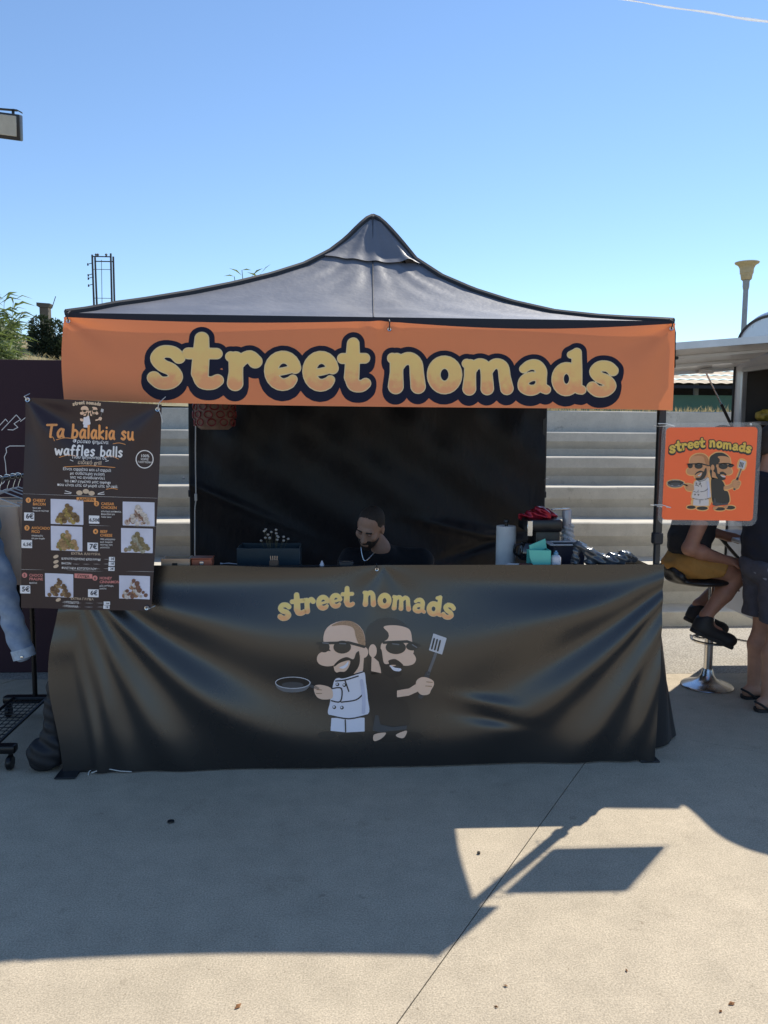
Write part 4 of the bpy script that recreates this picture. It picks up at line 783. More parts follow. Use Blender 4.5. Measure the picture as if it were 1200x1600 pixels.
# left end
p = onT(277, 4.115); t_ = thing('wooden_crate_box', 'small pale wooden box with dark handle slot beside the menu poster', 'box', p); mw = mat('pale_wood', (.52, .36, .24), .6, var=.2, scale=6, stretch=(1, 6, 12))
b = MB(); b.span(p + Vector((-.07, -.05, 0)), p + Vector((.07, -.043, .045))); b.build('front_board', mw, t_); b = MB(); b.span(p + Vector((-.07, .043, 0)), p + Vector((.07, .05, .045))); b.build('back_board', mw, t_)
for s_ in (-1, 1): b = MB(); b.span(p + Vector((s_ * .066 - .004, -.043, 0)), p + Vector((s_ * .066 + .004, .043, .045))); b.build('end_board', mw, t_)
b = MB(); b.span(p + Vector((-.016, -.0515, .012)), p + Vector((.010, -.050, .024)), bev=.0005); b.build('handle_slot', m_blk, t_)
p = onT(317, 4.115); t_ = thing('cash_box', 'small red brown tin box with clasp beside the wooden box', 'box', p); b = MB(); b.box(p + Vector((0, 0, .021)), (.10, .08, .042), bev=.004); b.build('case', mat('red_brown_tin', (.30, .085, .045), .4, var=.2), t_); b = MB(); b.box(p + Vector((.0, -.0425, .022)), (.02, .006, .018), bev=.002); b.build('clasp', m_chrome, t_); b = MB(); b.box(p + Vector((0, 0, .044)), (.104, .084, .006), bev=.002); b.build('lid', MATS['red_brown_tin'], t_)
p = onT(422, 4.42); t_ = thing('blue_tub', 'dark teal blue plastic tub standing in the shade on the counter', 'tub', p); mb = mat('dark_teal_plastic', (.010, .028, .042), .4)
for nm, a, c in (('front_wall', (-.165, -.10, 0), (.165, -.094, .185)), ('back_wall', (-.165, .094, 0), (.165, .10, .185)), ('end_wall', (-.165, -.094, 0), (-.159, .094, .185)), ('end_wall', (.159, -.094, 0), (.165, .094, .185)), ('bottom', (-.159, -.094, 0), (.159, .094, .005))): b = MB(); b.span(p + Vector(a), p + Vector(c), bev=.002); b.build(nm, mb, t_)
p = onT(428, 4.44); t_ = thing('dried_flowers', 'bunch of tiny dried white flowers in the teal blue tub', 'flowers', p + Vector((0, 0, .006)))
for k in range(16):
    a = random.uniform(0, 6.3); r_ = random.uniform(.02, .085); e = p + Vector((r_ * math.cos(a) * 1.05, r_ * math.sin(a) * .4, random.uniform(.22, .285) - r_ * .3)); b = MB(); b.tube([p + Vector((r_ * .2 * math.cos(a), 0, .006)), p.lerp(e, .6) + Vector((0, 0, .02)), e], .0012, 4); s2 = b.build('stem', mat('dry_stem', (.10, .09, .05), .8), t_)
    b = MB(); b.lathe([(0, -.006), (.006, -.003), (.008, .002), (.004, .006), (0, .006)], e, 7); b.build('flower_head', mat('dry_white', (.50, .46, .42), .8), s2)
p = onT(428, 4.12); t_ = thing('stick_holder', 'small wooden stick holder in front of the teal blue tub', 'holder', p); b = MB(); b.box(p + Vector((0, 0, .014)), (.046, .03, .028), bev=.003); b.build('block', mat('brown_wood', (.10, .065, .045), .6), t_)
for k in range(4): b = MB(); b.tube([p + Vector((-.015 + .01 * k, 0, .026)), p + Vector((-.017 + .011 * k, 0, .05))], .0025, 6); b.build('stick', mw, t_)
p = onT(503, 4.12); b = MB(); b.lathe([(.011, 0), (.011, .006), (.004, .022), (.002, .026), (0, .0262)], p, 14); props(b.build('piping_nozzle', mat('white_nozzle', (.62, .60, .66), .35)), 'small white cone shaped nozzle standing on the counter', 'nozzle')
p = onT(360, 4.15); b = MB(); b.tube([p + Vector((-.035, 0, .006)), p + Vector((-.01, 0, .008)), p + Vector((.035, -.01, .006))], [.004, .005, .003], 8); b.tube([p + Vector((-.036, 0, .006)), p + Vector((-.05, .0, .006))], [.004, .009], 8); props(b.build('serving_tongs', mat('dull_steel', (.30, .30, .32), .35, .9)), 'short steel serving tool lying beside the red brown tin', 'utensil')
p = onT(541, 4.12); b = MB(); b.box(p + Vector((0, 0, .012)), (.07, .05, .024), bev=.004); b.box(p + Vector((0, -.02, .026)), (.05, .012, .004)); props(b.build('card_reader', mat('dark_grey_plastic', (.03, .03, .034), .4)), 'low dark grey card reader on the counter beside the vendor', 'card reader')

# lamp shade with cable
p = Vector(W(335, 642, 6.2)); ls = thing('hanging_lamp', 'pale hanging lamp shade with red ring pattern under the tent roof', 'lamp', p + Vector((0, 0, -.15)))
prof = [(.05, .16), (.09, .13), (.135, .06), (.15, 0), (.148, -.05), (.125, -.12), (.10, -.138)]
b = MB(); b.lathe(prof, p, 14); b.build('shade', mat('shade_paper', (.30, .20, .16), .6, var=.25, scale=30, transl=.3, transl_col=(.35, .2, .14)), ls)
for row, (z, r_, n_) in enumerate(((.085, .122, 9), (.03, .147, 11), (-.028, .151, 11), (-.085, .142, 10))):
    for k in range(n_):
        a = 2 * math.pi * (k + .5 * (row % 2)) / n_; c_ = p + Vector((r_ * math.cos(a), r_ * math.sin(a), z)); tv = Vector((-math.sin(a), math.cos(a), 0)); nv = Vector((math.cos(a), math.sin(a), 0)) * .004
        b = MB(); b.tube([c_ + nv + tv * .030 * math.cos(t) + Vector((0, 0, .024 * math.sin(t))) for t in np.linspace(0, 2 * math.pi, 13)], .0055, 5); b.build('ring', mat('red_ring', (.20, .02, .022), .4), ls)
b = MB(); b.tube([p + Vector((0, 0, .16)), p + Vector((0, 0, .47))], .004, 6); b.build('cord', m_rope, ls)
b = MB(); q = [p + Vector((0, 0, .3)), Vector(W(309, 636, 6.6)), Vector(W(305.5, 690, 6.66)), Vector(W(306, 775, 6.66)), Vector(W(304.5, 800, 6.66)), Vector(W(304.5, 872, 6.64)), Vector(W(304.5, 960, 6.62))]; b.tube([tuple(v) for v in catmull([tuple(v) for v in q], 6, False)], .0045, 6); cb = b.build('cable', m_zip, ls)
v = Vector(W(306, 777, 6.65)); b = MB(); b.box(v, (.02, .016, .06), bev=.006, seg=2); b.build('switch', m_zip, cb)

# ================================================================ LEFT: board, clothes rack, bag
bd = thing('backdrop_board', 'tall dark maroon board with white line drawing behind the clothes rack', 'board', (-2.9, 5.67, 0)); m_board = mat('maroon_board', (.038, .017, .026), .65, var=.1, scale=1.5, spec=.25)
b = MB(); b.span((-4.3, 5.66, .0), (-1.72, 5.70, 2.125), bev=.003); b.build('panel', m_board, bd)
for x in (-4.2, -1.85):
    b = MB(); b.bar((x, 5.72, .02), (x, 5.72, 2.0), .04, .04); b.build('post', m_frame, bd); b = MB(); b.bar((x, 5.72, .02), (x, 6.3, .02), .04, .04); b.build('foot', m_frame, bd)
bq2 = [(0, 560), (200, 560), (200, 1050), (0, 1050)]; BQ2 = [np.array(W(*q, 5.66)) for q in bq2]
def fbd(u, v):
    U = np.asarray(u, float)[:, None]; V = np.asarray(v, float)[:, None]; return (BQ2[0] * (1 - U) + BQ2[1] * U) * (1 - V) + (BQ2[3] * (1 - U) + BQ2[2] * U) * V
SBd = Surf(bq2, 200, 490, fbd, (0, -1, 0)); pr = Print(SBd, .003)
for q in ([(-40, 262), (0, 245), (35, 208), (48, 222)], [(12, 275), (102, 182), (128, 210), (88, 236), (112, 258), (82, 274), (50, 272)], [(128, 222), (160, 198), (200, 240)], [(400, 372), (155, 372), (62, 372), (38, 385), (42, 410), (28, 440), (35, 480), (38, 520), (42, 560), (25, 597), (-30, 640)]):
    pr.sdf(d_stroke(SBd.L([C1(*p) for p in q]), .62), .6)
pr.build('line_drawing', mat('white_line_paint', (.72, .70, .70), .5), bd)

rk = thing('clothes_rack', 'black wheeled clothes rack with wire base shelf beside the counter', 'clothes rack', (-1.78, 4.4, 0)); RX = -1.78; Y0, Y1 = 4.03, 4.78; RZ = 1.415
m_rk = mat('black_tube', (.012, .012, .014), .28, .4, var=.1)
for y in (Y0, Y1):
    b = MB(); b.tube([(RX, y, .10), (RX, y, RZ - .02)], .014, 12); b.build('upright', m_rk, rk)
    b = MB(); b.box((RX + .0, y, .105), (.36, .06, .045), bev=.014, seg=2); f_ = b.build('foot', m_rk, rk)
    for sx in (-.15, .15):
        b = MB(); b.lathe([(.012, -.014), (.03, -.014), (.036, -.008), (.036, .008), (.03, .014), (.012, .014)], (RX + sx, y - .012, .038), 18, Matrix.Rotation(rad(90), 3, 'Y')); b.tube([(RX + sx, y, .06), (RX + sx, y, .09)], .012, 8); b.build('caster', m_rk, f_)
b = MB(); b.tube([(RX, Y0 - .35, RZ), (RX, Y1 + .02, RZ)], .015, 12); b.build('rail', mat('chromed_black_tube', (.10, .11, .13), .12, .9, var=.05), rk)
for x in (RX - .115, RX + .075):
    b = MB(); b.tube([(x, Y0, .118), (x, Y1, .118)], .009, 8); b.build('shelf_bar', m_rk, rk)
for k in range(5): x = RX - .115 + .19 * (k + 1) / 6; b = MB(); b.tube([(x, Y0, .116), (x, Y1, .116)], .0026, 5); b.build('shelf_wire', m_rk, rk)
for k in range(14): y = Y0 + (Y1 - Y0) * (k + 1) / 15; b = MB(); b.tube([(RX - .115, y, .120), (RX + .075, y, .120)], .0026, 5); b.build('shelf_wire', m_rk, rk)
def hanger(y, label, group='clothes hangers on the rack'):
    h_ = thing('clothes_hanger', label, 'hanger', (RX, y, RZ - .12), group)
    b = MB(); b.tube([(RX + .018 * math.cos(t), y, RZ + .0 + .018 * math.sin(t) + .0) for t in np.linspace(rad(200), rad(-40), 10)] + [(RX, y, RZ - .05), (RX, y, RZ - .06)], .0022, 6); b.build('hook', m_chrome, h_)
    b = MB(); b.tube([(RX - .17, y, RZ - .125), (RX, y, RZ - .06), (RX + .17, y, RZ - .125)], .004, 6); b.tube([(RX - .17, y, RZ - .125), (RX + .17, y, RZ - .125)], .003, 6); b.build('shoulder_bar', mat('clear_plastic_hanger', (.45, .48, .52), .2), h_)
def trousers(y, m_, x0, x1, zb, label):
    """trousers folded over a hanger bar, two hanging layers with soft folds"""
    b = MB(); zt = RZ - .118
    def f(u, v):
        a = u * 2 * math.pi; w = (x1 - x0) / 2 * (1 + .10 * v); cx = (x0 + x1) / 2 + .012 * v; th = .012 + .012 * math.sin(v * 2.2)
        x = cx + w * math.copysign(abs(math.cos(a)) ** .6, math.cos(a)); yy = y + th * math.copysign(abs(math.sin(a)) ** .7, math.sin(a)) + .016 * math.sin(x * 75 + v * 3) * v
        return (x, yy, zt - (zt - zb) * v + .01 * math.sin(x * 20) * v)
    b.grid(f, 36, 24); props(b.build('folded_trousers', m_, angle=180), label, 'trousers', 'trousers hanging on the rack')
m_beige = mat('beige_cotton', (.72, .53, .39), .85, var=.1, bump=.4, bscale=60, sheen=.2); m_grey = mat('grey_cotton', (.20, .19, .19), .85, var=.1, bump=.4, bscale=60)
for y, m_, xr, zb, lb in ((4.40, m_beige, .085, .86, 'beige cotton trousers folded over a hanger next to the denim jacket'), (4.50, m_beige, .105, .84, 'longer beige trousers on the rack with triangular tag'), (4.58, m_grey, .12, .88, 'grey trousers hanging behind the beige ones on the rack'), (4.65, m_beige, .13, .90, 'pale trousers last on the rack near the upright')):
    hanger(y, 'clear plastic hanger carrying ' + lb.split(' folded')[0].split(' hanging')[0].split(' on the')[0].split(' last')[0]); trousers(y, m_, RX - .19, RX + xr, zb, lb)
q = Vector(W(25, 909, 4.46)); b = MB(); b.tube([q + Vector((-.012, 0, 0)), q + Vector((.012, 0, 0)), q + Vector((.004, 0, .03)), q + Vector((-.012, 0, 0))], .0015, 4); props(b.build('garment_tag', m_frame), 'small triangular tag outline at the hem of beige trousers', 'tag')
hanger(4.22, 'clear plastic hanger carrying the faded denim jacket')
m_denim = mat('faded_denim', (.34, .42, .54), .85, col2=(.16, .23, .36), scale=9, bump=.5, bscale=300, detail=6)
J = lambda x, y, Y=4.22: np.array(W(x - (9 if y < 1000 and Y < 4.3 else 0), y, Y))
sl_a, sl_b = J(-14, 815), J(37, 1012); 
b = skin([capsule(J(-22, 812, 4.22), J(8, 900, 4.20), .062, .062, .03), capsule(J(8, 900, 4.20), J(36, 1018, 4.17), .060, .050, .03), blob(J(-55, 900, 4.24), (.17, .065, .30), .05), blob(J(-50, 815, 4.23), (.19, .05, .07), .05), blob(J(-55, 985, 4.24), (.17, .07, .13), .04)], .008, cuts=[(J(36, 1032, 4.17), (.22, 0, -1)), ((0, 0, .345), (0, 0, -1))], noise=wn_(.006, 42))
jk = thing('denim_jacket', 'faded blue denim jacket with hanging sleeve on the clothes rack', 'jacket', (RX, 4.22, .38)); b.build('jacket_body', m_denim, jk, angle=180)
cu = Vector(J(37, 1022, 4.17)); dr = (Vector(J(36, 1018, 4.17)) - Vector(J(8, 900, 4.2))).normalized(); R_ = dr.to_track_quat('Z', 'Y').to_matrix()
b = MB(); b.lathe([(.050, -.03), (.056, -.03), (.0555, .018), (.050, .018)], cu - dr * .0, 24, R_); cf_ = b.build('cuff', mat('pale_denim', (.42, .50, .60), .85, var=.25, scale=30, bump=.4, bscale=300), jk)
b = MB(); b.lathe([(.007, 0), (.007, .003), (.003, .004), (0, .004)], cu + Vector((.012, -.057, .0)), 10, Matrix.Rotation(rad(90), 3, 'X')); b.build('button', m_chrome, cf_)
b = skin([capsule(J(25, 912, 4.54), J(30, 950, 4.54), .03, .02), capsule(J(18, 905, 4.54), J(25, 935, 4.54), .04, .03), capsule(J(22, 915, 4.54), (RX + .1, 4.54, RZ - .12), .03, .04)], .007); props(b.build('dark_garment', m_rk, angle=180), 'dark garment with studs hanging between the trousers on the rack', 'garment')
# black weight bag tied to the tent leg
bgp = lambda x, y: np.array(W(x, y, 4.02)); b = skin([blob(bgp(71, 1178) * 1 + [0, 0, .0], (.088, .075, .085), .03), capsule(bgp(80, 1150), bgp(84, 1072), .045, .034, .03), blob(bgp(88, 1165), (.05, .05, .08), .03), capsule(bgp(84, 1072), bgp(88, 1058), .034, .012, .01)], .006, noise=wn_(.005, 55), cuts=[((0, 0, .004), (0, 0, -1))])
props(b.build('weight_bag', mat('black_nylon', (.009, .0095, .013), .6, bump=.3, bscale=200), angle=180), 'black fabric weight bag leaning at the tent leg by the counter', 'bag')

# ================================================================ RIGHT: trailer
m_trw = mat('white_trailer_paint', (.66, .66, .67), .3, var=.05, scale=3, coat=.3); m_silver = mat('silver_roof', (.56, .58, .62), .28, .35, var=.06, scale=4); m_int = mat('trailer_interior', (.10, .095, .09), .6); m_rub = mat('rubber_seal', (.02, .02, .02), .6)
tr = thing('food_trailer', 'white food trailer with rounded silver roof and raised serving hatch', 'trailer', (4.4, 5.15, 0)); TX = 2.87; TY0, TY1, TZ0, TZ1 = 4.52, 5.95, .38, 2.58
def tprof(y0, y1, z0, z1, r, n=9):
    return [(y0, z0), (y1, z0)] + [(y1 - r + r * math.cos(t), z1 - r + r * math.sin(t)) for t in np.linspace(0, math.pi / 2, n)] + [(y0 + r + r * math.cos(t), z1 - r + r * math.sin(t)) for t in np.linspace(math.pi / 2, math.pi, n)]
ZW = 2.2; pf_ = tprof(TY0, TY1, TZ0, TZ1, .35); n = len(pf_)
CR_ = .28; rect = [(TY0 + CR_, TZ0), (TY1, TZ0), (TY1, ZW), (TY0 + CR_, ZW)]; xo = lambda y: TX if y >= TY0 + CR_ else TX + CR_ - math.sqrt(max(0, CR_ ** 2 - (TY0 + CR_ - y) ** 2))
b = MB(); b.add([(TX, *q) for q in rect] + [(6.6, *q) for q in rect], [(0, 1, 5, 4), (1, 2, 6, 5)]); b.build('body_wall', m_trw, tr, smooth=False)
b = MB(); arc_ = [(TX + CR_ - CR_ * math.cos(t), TY0 + CR_ - CR_ * math.sin(t)) for t in np.linspace(0, math.pi / 2, 12)] + [(6.6, TY0)]; b.add([(x, y, TZ0) for x, y in arc_] + [(x, y, ZW) for x, y in arc_], [(k, k + 1, k + 14, k + 13) for k in range(12)]); b.build('near_wall', m_trw, tr, angle=40)
top_ = [tuple(q) for q in catmull([(5.95, ZW), (5.935, 2.32), (5.87, 2.42), (5.72, 2.485), (5.5, 2.5), (5.3, 2.45), (5.12, 2.32), (5.0, 2.24), (4.8, 2.212), (4.7, 2.206), (4.62, 2.203), (4.57, 2.202), (4.54, 2.201), (TY0, ZW)], 4, False)]; nt_ = len(top_); secs = []
for t in np.linspace(0, math.pi / 2, 6): secs.append([(xo(y) + .05 * (1 - math.cos(t)), y, ZW + (z - ZW) * (.86 + .14 * math.sin(t))) for y, z in top_])
secs.append([(6.6, y, z) for y, z in top_])
b = MB(); re_ = [p for p in secs[0] if p[1] >= 4.8]; b.add(re_ + [(TX, re_[-1][1], ZW)], [tuple(range(len(re_) + 1))]); b.build('roof_end', m_silver, tr, smooth=False)
b = MB(); b.add([p for q in secs for p in q], [(i * nt_ + k, i * nt_ + k + 1, (i + 1) * nt_ + k + 1, (i + 1) * nt_ + k) for i in range(len(secs) - 1) for k in range(nt_ - 1)]); b.build('roof', m_silver, tr, angle=60)
pf_ = rect
OY0, OY1, OZ0, OZ1 = 4.86, 5.80, 1.02, 2.12
def cap(x, hole, nm, m_):
    bm = bmesh.new(); loops = [pf_] + ([[(OY0, OZ0), (OY1, OZ0), (OY1, OZ1), (OY0, OZ1)]] if hole else [])
    for lp in loops:
        vs = [bm.verts.new((x, *q)) for q in lp]
        for i in range(len(vs)): bm.edges.new((vs[i], vs[(i + 1) % len(vs)]))
    bmesh.ops.triangle_fill(bm, edges=bm.edges[:], use_beauty=True); bm.verts.index_update(); b = MB(); b.add([v.co[:] for v in bm.verts], [[v.index for v in f.verts] for f in bm.faces]); bm.free(); return b.build(nm, m_, tr, smooth=False)
cap(TX, True, 'end_wall', m_trw); cap(6.6, False, 'far_end_wall', m_trw)
b = MB(); b.tube([(TX - .004, TY1 + .004, TZ0), (TX - .004, TY1 + .004, ZW)] + [(TX - .004, y + .004, ZW + (z - ZW) * .86) for y, z in top_[1:22]], .010, 6); b.build('edge_trim', m_rub, tr)
for (y0, z0, y1, z1) in ((OY1, OZ0, OY1, OZ1), (OY0, OZ0, OY0, OZ1), (OY0, OZ1, OY1, OZ1), (OY0, OZ0, OY1, OZ0)): b = MB(); b.bar((TX - .008, y0, z0), (TX - .008, y1, z1), .035, .035, bev=.004); b.build('window_frame', mat('aluminium', (.58, .58, .60), .35, .7), tr)
b = MB(); b.span((TX + .005, 5.86, .9), (4.6, 5.88, 2.18)); b.build('inner_back_wall', m_int, tr); b = MB(); b.span((4.6, 4.6, .5), (4.62, 5.88, 2.18)); b.build('inner_wall', m_int, tr); b = MB(); b.span((TX + .02, 4.56, .80), (4.6, 5.86, .82)); b.build('inner_floor', m_int, tr)
for z in (1.25, 1.73):
    b = MB(); b.span((2.90, 5.60, z), (4.5, 5.855, z + .025), bev=.003); b.build('shelf', mat('grey_shelf', (.22, .21, .20), .5), tr)
b = MB(); b.span((2.60, 4.85, .955), (TX - .012, 5.74, .985), bev=.006); b.build('serving_shelf', m_trw, tr)
for y in (4.95, 5.6): b = MB(); b.bar((2.64, y, .955), (TX - .01, y, .72), .02, .02); b.build('shelf_bracket', m_frame, tr)
zh = lambda x, y: 2.197 + .085 * (x - 2.073) - .135 * (y - 5.06)
hx0, hx1, hy0, hy1 = 1.78, 2.862, 5.06, 5.95
def slab4(x0, x1, y0, y1, t0, t1):
    b = MB(); c = [(x0, y0), (x1, y0), (x1, y1), (x0, y1)]; b.add([(x, y, zh(x, y) + t0) for x, y in c] + [(x, y, zh(x, y) + t1) for x, y in c], [(3, 2, 1, 0), (4, 5, 6, 7)] + [(i, (i + 1) % 4, (i + 1) % 4 + 4, i + 4) for i in range(4)]); return b
ht = slab4(hx0, hx1, hy0, hy1, .006, .022).build('hatch', m_trw, tr, smooth=False)
for a in ((hx0 - .012, hx1, hy0 - .022, hy0 - .001), (hx0 - .012, hx1, hy1 + .001, hy1 + .022), (hx0 - .022, hx0 - .001, hy0, hy1)): slab4(*a, -.016, .028).build('hatch_rim', MATS['aluminium'], ht, smooth=False)
for y in (5.36, 5.66): slab4(hx0 + .01, hx1 - .03, y, y + .03, -.012, .005).build('hatch_rib', m_trw, ht, smooth=False)
for y in (5.90,):
    a = Vector((2.63 if y > 5.5 else 2.60, y, zh(2.63, y) - .03)); c = Vector((TX - .02, y, 1.70)); m_ = a.lerp(c, .55)
    b = MB(); b.tube([a, m_], .006, 8); b.build('strut_rod', m_chrome, tr); b = MB(); b.tube([m_, c], .011, 10); b.build('gas_strut', m_blk, tr); b = MB(); b.box(a + Vector((0, 0, .012)), (.10, .05, .03), bev=.008); b.build('strut_bracket', m_trw, tr)
b = MB(); b.box((2.12, 5.30, zh(2.12, 5.3) - .016), (.09, .06, .02), bev=.004); b.build('hatch_lamp', m_blk, tr)
b = MB(); b.lathe([(.05, -.09), (.28, -.09), (.3, -.06), (.3, .06), (.28, .09), (.05, .09)], (4.6, 4.66, .30), 28, Matrix.Rotation(rad(90), 3, 'X')); b.build('wheel', m_rub, tr)
for x in (3.05, 6.3): b = MB(); b.bar((x, 5.1, .0), (x, 5.1, .38), .05, .05); b.build('support_jack', m_frame, tr)
for k, x in enumerate((2.97, 3.09, 3.21, 3.33, 3.46)):
    q = np.array((x, 5.70, 1.755)); b = skin([blob(q + [0, 0, .04], (.06, .05, .042), .02), blob(q + [.02, -.02, .055], (.04, .04, .03), .02)], .008, noise=wn_(.004, 80), cuts=[((0, 0, 1.7565), (0, 0, -1))])
    props(b.build('snack_bag', mat('snack_bag_%d' % (k % 3), ((.42, .32, .05), (.30, .26, .08), (.34, .12, .05))[k % 3], .35, var=.5, scale=25), angle=180), ('yellow snack bag first on the trailer shelf by the window', 'olive snack bag next to the first yellow one on the shelf', 'rust red snack bag in the middle of the trailer shelf', 'yellow snack bag behind the rust red one on the shelf', 'olive snack bag last on the trailer shelf')[k], 'bag', 'snack bags on the trailer shelf')

# bar stool
SX, SY = 2.43, 5.22; stl = thing('bar_stool', 'chrome pedestal bar stool with black curved seat', 'stool', (SX, SY, 0))
b = MB(); b.lathe([(.0, .0), (.165, .0), (.168, .006), (.16, .014), (.10, .03), (.06, .05), (.040, .08), (.034, .11), (.03, .12)], (SX, SY, .001), 40); b.build('base', m_chrome, stl, angle=60)
b = MB(); b.tube([(SX, SY, .10), (SX, SY, .46)], .028, 20); b.build('column', m_chrome, stl); b = MB(); b.tube([(SX, SY, .44), (SX, SY, .70)], .02, 16); b.build('gas_lift', m_chrome, stl)
b = MB(); b.tube([(SX + .02, SY + .12 * math.cos(t), .33) if False else (SX + .02 + .13 * math.sin(t), SY + .13 * math.cos(t), .315) for t in np.linspace(0, 2 * math.pi, 25)], .009, 8); b.tube([(SX, SY, .315), (SX + .15, SY, .315)], .009, 8); b.build('footrest', m_chrome, stl)
b = MB(); b.tube([(SX + .02, SY - .03, .69), (SX + .14, SY - .10, .66)], .006, 8); b.build('lift_lever', m_chrome, stl)
b = skin([blob((2.345, SY, .722), (.215, .20, .036), .02), capsule((2.165, SY - .13, .765), (2.165, SY + .13, .765), .026, .026, .05), capsule((2.135, SY - .10, .80), (2.135, SY + .10, .80), .018, .018, .05)], .008)
b.build('seat', mat('black_leatherette', (.012, .012, .014), .4, bump=.2, bscale=150), stl, angle=180)

# ================================================================ PEOPLE
def headp(c, R, s=1.0):
    c = np.array(c); R = np.array(R); T = lambda x, y, z: c + R @ (np.array((x, y, z)) * s); B = lambda p, r, k=.015: blob(T(*p), np.array(r) * s, k, R)
    pr = [B((0, .018, .045), (.077, .097, .085)), B((0, -.018, -.03), (.064, .078, .088), .03), B((0, -.058, -.098), (.030, .028, .024), .02), capsule(T(0, -.090, .012), T(0, -.112, -.028), .010 * s, .0135 * s, .012), blob(T(-.012, -.1, -.033), .009 * s, .006), blob(T(.012, -.1, -.033), .009 * s, .006),
          capsule(T(-.038, -.078, .032), T(.038, -.078, .032), .014 * s, .014 * s, .015), capsule(T(-.019, -.088, -.062), T(.019, -.088, -.062), .008 * s, .008 * s, .008), capsule(T(-.015, -.086, -.072), T(.015, -.086, -.072), .008 * s, .008 * s, .008),
          B((-.045, -.055, -.015), (.024, .026, .022), .02), B((.045, -.055, -.015), (.024, .026, .022), .02), B((-.079, .012, .0), (.010, .020, .032), .006), B((.079, .012, .0), (.010, .020, .032), .006)]
    cv = [blob(T(-.031, -.100, .012), .015 * s, .012), blob(T(.031, -.100, .012), .015 * s, .012), blob(T(-.088, .008, .002), (.007 * s, .010 * s, .016 * s), .004, R), blob(T(.088, .008, .002), (.007 * s, .010 * s, .016 * s), .004, R)]
    eyes = [B((-.031, -.083, .012), (.013, .012, .010), .004), B((.031, -.083, .012), (.013, .012, .010), .004)]
    return pr, cv, eyes, T
def handp(w, fwd, nrm, s=1.0, curl=.5, side=1):
    """five unequal bent fingers on a palm: w wrist, fwd towards the fingers, nrm out of the back of the hand"""
    w = Vector(w); f = Vector(fwd).normalized(); n_ = Vector(nrm); n_ = (n_ - f * n_.dot(f)).normalized(); l = n_.cross(f) * side; pr = [capsule(w, w + f * .03 * s, .027 * s, .03 * s, .02)]
    for k, (o_, ln) in enumerate(((-.030, .070), (-.010, .082), (.011, .077), (.030, .060))):
        a = w + f * .085 * s + l * o_ * s; pr.append(capsule(w + f * .02 * s + l * o_ * .6 * s, a, .017 * s, .0125 * s, .016)); d1 = (f * math.cos(curl) - n_ * math.sin(curl)); d2 = (f * math.cos(curl * 2.2) - n_ * math.sin(curl * 2.2)); m_ = a + d1 * ln * .5 * s; pr += [capsule(a, m_, .0095 * s, .0088 * s, .004), capsule(m_, m_ + d2 * ln * .5 * s, .0088 * s, .0072 * s, .004)]
    a = w + f * .025 * s - l * .028 * s; m_ = a + (f * .7 - l * .6 - n_ * .3).normalized() * .04 * s; pr += [capsule(a, m_, .0135 * s, .011 * s, .008), capsule(m_, m_ + (f * .95 - l * .1 - n_ * .35).normalized() * .032 * s, .0105 * s, .008 * s, .004)]
    return pr
def Rzx(z, x, y=0): return np.array(Matrix.Rotation(rad(z), 3, 'Z') @ Matrix.Rotation(rad(y), 3, 'Y') @ Matrix.Rotation(rad(x), 3, 'X'))
def skinmat(name, col): return mat(name, col, .5, var=.14, scale=14, bump=.15, bscale=260, spec=.4)
cap_ = capsule
# --- the vendor, seated behind the counter, head bowed over his work
sk1 = skinmat('vendor_skin', (.46, .26, .18)); vend = thing('person', 'bearded man in black shirt and silver chain bowing behind the counter', 'person', (.30, 5.4, 0))
hc = (.178, 5.0, 1.085); HR = Rzx(-22, 29, 12); hp, hcv, he, HT = headp(hc, HR, 1.0)
nk = np.array((.245, 5.085, .955)); body = hp + [cap_(HT(0, .035, -.06), nk, .050, .052, .03), cap_(nk, (.29, 5.18, .80), .050, .11, .04), cap_((.08, 5.16, .85), (.49, 5.18, .845), .062, .062, .04), blob((.28, 5.22, .74), (.17, .125, .18), .06), blob((.29, 5.36, .54), (.16, .13, .15), .06),
    cap_((.06, 5.15, .855), (.0, 5.02, .62), .058, .047, .03), cap_((0, 5.02, .62), (.12, 4.86, .66), .045, .03, .02), cap_((.51, 5.17, .85), (.55, 5.02, .62), .058, .047, .03), cap_((.55, 5.02, .62), (.36, 4.86, .66), .045, .03, .02),
    cap_((.2, 5.36, .50), (.16, 4.98, .52), .085, .065, .03), cap_((.39, 5.36, .50), (.43, 4.98, .52), .085, .065, .03), cap_((.16, 4.98, .52), (.15, 5.05, .10), .062, .04, .03), cap_((.43, 4.98, .52), (.44, 5.05, .10), .062, .04, .03)]
for sx, x in ((1, .15), (-1, .44)): body += [cap_((x, 5.07, .05), (x, 4.88, .035), .042, .034, .02)]
body += handp((.12, 4.86, .66), (.7, -.5, .05), (0, .2, 1), .95, .55, 1) + handp((.36, 4.86, .66), (-.7, -.5, .05), (0, .2, 1), .95, .55, -1)
skin(body, .0065, carve=hcv).build('body', sk1, vend, angle=180)
skin(he, .004).build('eyelids', mat('eye_lids', (.26, .14, .10), .5), vend, angle=180)
m_hair = mat('dark_short_hair', (.034, .025, .021), .75, var=.3, scale=60, bump=.6, bscale=400)
Bv = lambda p, r, k=.012, R=HR: blob(HT(*p), r, k, R)
Rv = Vector(HR @ np.array((0, .3, 1))); Rf = Vector(HR @ np.array((0, -1, .25)))
skin([Bv((0, .021, .046), (.0785, .0975, .0865)), Bv((0, .06, -.005), (.070, .060, .07))], .004, carve=[blob(HT(-.052, -.075, .075), .028, .02), blob(HT(.052, -.075, .075), .028, .02)], cuts=[(HT(0, -.072, .068), tuple(Vector(HR @ np.array((0, -.55, -.83))).normalized())), (HT(0, .03, -.02), tuple(Vector(HR @ np.array((0, -.75, -.66))).normalized()))]).build('hair', m_hair, vend, angle=180)
